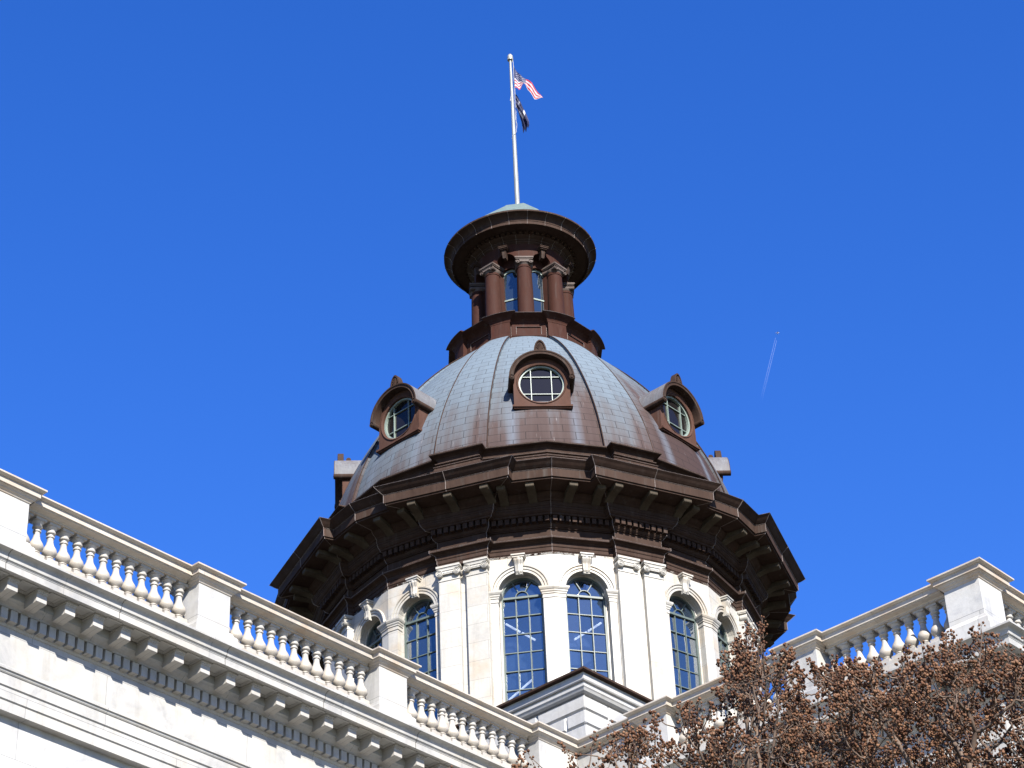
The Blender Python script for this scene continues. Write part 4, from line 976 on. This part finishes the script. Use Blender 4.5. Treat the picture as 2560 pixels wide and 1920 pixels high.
ICO_V = []
_t = (1 + sqrt(5)) / 2
for a, b_ in ((-1, _t), (1, _t), (-1, -_t), (1, -_t)): ICO_V.append((a, b_, 0))
for a, b_ in ((-1, _t), (1, _t), (-1, -_t), (1, -_t)): ICO_V.append((0, a, b_))
for a, b_ in ((_t, -1), (_t, 1), (-_t, -1), (-_t, 1)): ICO_V.append((a, 0, b_))
ICO_V = np.array(ICO_V, float); ICO_V /= np.linalg.norm(ICO_V[0])
ICO_F = np.array([(0, 11, 5), (0, 5, 1), (0, 1, 7), (0, 7, 10), (0, 10, 11), (1, 5, 9), (5, 11, 4), (11, 10, 2), (10, 7, 6), (7, 1, 8), (3, 9, 4), (3, 4, 2), (3, 2, 6), (3, 6, 8), (3, 8, 9), (4, 9, 5), (2, 4, 11), (6, 2, 10), (8, 6, 7), (9, 8, 1)])
def tris_object(name, V, F, mat, parent, smooth=True):
    me = bpy.data.meshes.new(name); me.vertices.add(len(V)); me.vertices.foreach_set('co', V.astype(np.float32).ravel())
    me.loops.add(F.size); me.loops.foreach_set('vertex_index', F.astype(np.int32).ravel()); k = F.shape[1]
    me.polygons.add(len(F)); me.polygons.foreach_set('loop_start', np.arange(0, F.size, k, dtype=np.int32))
    me.polygons.foreach_set('use_smooth', np.full(len(F), smooth)); me.update(calc_edges=True); me.validate()
    me.materials.append(mat); o = bpy.data.objects.new(name, me); COL.objects.link(o); o.parent = parent; return o
class Tubes:
    def __init__(s): s.V = []; s.F = []; s.n = 0
    def add(s, pts, rs, k):
        pts = np.asarray(pts, float); m = len(pts)
        d = np.gradient(pts, axis=0); d /= np.linalg.norm(d, axis=1)[:, None] + 1e-9
        ref = np.where(np.abs(d[:, 2:3]) > 0.9, np.array([[1.0, 0, 0]]), np.array([[0, 0, 1.0]]))
        a = np.cross(d, ref); a /= np.linalg.norm(a, axis=1)[:, None] + 1e-9; b = np.cross(d, a)
        th = np.arange(k) * 2 * pi / k
        ring = pts[:, None] + (a[:, None] * np.cos(th)[None, :, None] + b[:, None] * np.sin(th)[None, :, None]) * np.asarray(rs)[:, None, None]
        s.V.append(ring.reshape(-1, 3)); i, j = np.meshgrid(np.arange(m - 1), np.arange(k), indexing='ij'); j2 = (j + 1) % k
        s.F.append((np.stack([i * k + j, i * k + j2, (i + 1) * k + j2, (i + 1) * k + j], -1).reshape(-1, 4)) + s.n); s.n += m * k
    def build(s, name, mat, parent): return tris_object(name, np.concatenate(s.V), np.concatenate(s.F), mat, parent)
HX = [-0.6, -0.4, -0.2, -0.05, 0.06, 0.25, 0.40, 0.55, 0.68, 0.78, 0.86, 0.95, 1.03, 1.15, 1.35, 1.55, 1.70, 1.78, 1.86, 2.04, 2.5, 3.0, 3.8]
HZ = [4.2, 4.38, 4.38, 4.42, 4.46, 4.51, 4.58, 4.60, 4.66, 4.80, 5.00, 4.97, 4.79, 4.77, 4.78, 4.81, 4.87, 4.94, 4.81, 4.84, 4.85, 4.7, 4.2]
def myrtle(name, base, tips, seed, label, npods):
    rg = np.random.default_rng(seed)
    root = empty(name, (base[0], base[1], 0)); tag(root, label, 'tree', 'bare crape myrtles in front of the wings')
    O = np.array([base[0], base[1], 0.0]); tips = np.asarray(tips) - O
    big, small = Tubes(), Tubes(); pods = []; 
    def curve(a, b, n, wob, pull):
        t = np.linspace(0, 1, n)[:, None]; p = a + (b - a) * t
        p[:, 2] += pull * np.linalg.norm(b - a) * (np.sin(pi * t[:, 0]) * -0.5)
        w = rg.normal(0, wob * np.linalg.norm(b - a), (n, 3)); w[0] = 0; w[-1] = 0
        return p + w
    def rad(n): return 0.0024 * n ** 0.40
    def rec(P, start, depth):
        n = len(P)
        if n == 1:
            tip = P[0]; d = tip - start; L = np.linalg.norm(d)
            mid = start + d * 0.55 + np.array([0, 0, -0.08 * L])
            pts = np.stack([start, start + (mid - start) * 0.5 + rg.normal(0, 0.01 * L, 3), mid, mid + (tip - mid) * 0.5, tip])
            small.add(pts, [0.0030, 0.0028, 0.0024, 0.0019, 0.0013], 4); panicle(tip, pts[-1] - pts[-2]); return
        c = P.mean(0); f = 0.42 if depth > 1 else 0.5
        target = start + (c - start) * (f + rg.uniform(-0.06, 0.08))
        r0 = rad(n)
        pts = curve(start, target, 6, 0.018, 0.25)
        (big if r0 > 0.005 else small).add(pts, np.linspace(r0 * 1.1, r0 * 0.92, 6), 8 if r0 > 0.005 else 5)
        # split in two along the widest direction
        q = P - c; u, s_, vt = np.linalg.svd(q, full_matrices=False); k = q @ vt[0] + rg.normal(0, 0.02, n)
        o = np.argsort(k); h = max(1, min(n - 1, int(n * rg.uniform(0.36, 0.64))))
        rec(P[o[:h]], target, depth + 1); rec(P[o[h:]], target, depth + 1)
    def panicle(tip, d):
        d = d / (np.linalg.norm(d) + 1e-9); d = d * 0.6 + np.array([0, 0, 0.55]); d /= np.linalg.norm(d)
        L = rg.uniform(0.06, 0.16); base_ = tip - d * L * 0.8
        k = int(rg.integers(int(npods * 0.5), int(npods * 1.4)))
        a = np.cross(d, [1, 0, 0.3]); a /= np.linalg.norm(a); b = np.cross(d, a)
        small.add(np.stack([base_, base_ + d * L * 0.5, base_ + d * L]), [0.0016, 0.0012, 0.0008], 3)
        for i in range(k):
            t = rg.uniform(0, 1); th = rg.uniform(0, 2 * pi); w = 0.045 * (1 - 0.72 * t) * rg.uniform(0.35, 1.1) * (L / 0.12) ** 0.5
            s0 = base_ + d * L * max(0, t - 0.12); p = base_ + d * (L * t + w * 0.5) + (a * cos(th) + b * sin(th)) * w
            pods.append((p[0], p[1], p[2], rg.uniform(0.0034, 0.0068)))
            if rg.random() < 0.55: small.add(np.stack([s0, p]), [0.0009, 0.0007], 3)
    # stems: cluster the tips and give each cluster its own trunk from the ground
    ns = max(3, min(6, len(tips) // 60)); cen = tips[rg.choice(len(tips), ns, replace=False)]
    for _ in range(12):
        lab = np.argmin(((tips[:, None] - cen[None]) ** 2).sum(-1), 1)
        cen = np.array([tips[lab == i].mean(0) if (lab == i).any() else cen[i] for i in range(ns)])
    for i in range(ns):
        P = tips[lab == i]
        if not len(P): continue
        a = rg.uniform(0, 2 * pi); st = np.array([0.12 * cos(a), 0.12 * sin(a), 0.0]); fork = st + (cen[i] - st) * 0.55; fork[2] = cen[i][2] * 0.62
        r0 = 0.0034 * len(P) ** 0.43
        big.add(curve(st, fork, 9, 0.012, -0.1), np.linspace(r0 * 1.5, r0, 9), 10); rec(P, fork, 0)
    big.build('trunk', BARK, root); small.build('twigs', BARK, root)
    pods = np.array(pods); m = len(pods)
    st_ = rg.uniform(0.85, 1.3, (m, 1, 1)) * np.array([1, 1, 1.12])
    V = (pods[:, None, :3] + ICO_V[None] * pods[:, 3][:, None, None] * st_).reshape(-1, 3)
    F = (ICO_F[None] + (np.arange(m) * 12)[:, None, None]).reshape(-1, 3)
    tris_object('seed_heads', V, F, POD, root)
    return m
rg = np.random.default_rng(3)
def make_tips(n, x0, x1, d0, d1, dm, fall, lowfrac, keep=None):
    T = []
    while len(T) < n:
        x = rg.uniform(x0, x1); d = rg.uniform(d0, d1)
        h = float(np.interp(x, HX, HZ)) - (0.52 * (dm - d) if d < dm else 0.04 * (d - dm) ** 2)
        h -= rg.exponential(fall) if rg.random() > lowfrac else rg.uniform(0.3, 1.6)
        if keep and not keep(x, h): continue
        T.append((x, -68.8 + d, h + CAMZ))
    return T
def keep_left(x, h):
    top_ = float(np.interp(x, HX, HZ)); u = (top_ - h)
    p = 0.28 + 0.9 * min(1, u / 0.35)
    if x < 0.22: p *= 0.5
    return rg.random() < p
tl = make_tips(560, -0.5, 1.08, 8.5, 10.4, 9.0, 0.30, 0.10, keep_left)
tl += [(0.86 + rg.normal(0, 0.05), -68.8 + 9.0 + rg.normal(0, 0.1), CAMZ + 4.9 - abs(rg.normal(0, 0.12))) for _ in range(26)]
tr_ = make_tips(1350, 1.02, 2.35, 8.3, 10.8, 9.0, 0.40, 0.10) + make_tips(420, 2.3, 3.9, 8.0, 11.0, 9.2, 0.5, 0.2)
a = myrtle('crape_myrtle_tree', (0.75, -68.8 + 9.2), tl, 11, 'sparse leafless crape myrtle left of the dense one, pale wall showing through its twigs', 26)
b_ = myrtle('crape_myrtle_tree', (2.3, -68.8 + 9.4), tr_, 12, 'dense leafless crape myrtle thick with brown seed heads at lower right corner', 32)
print('pods', a, b_)
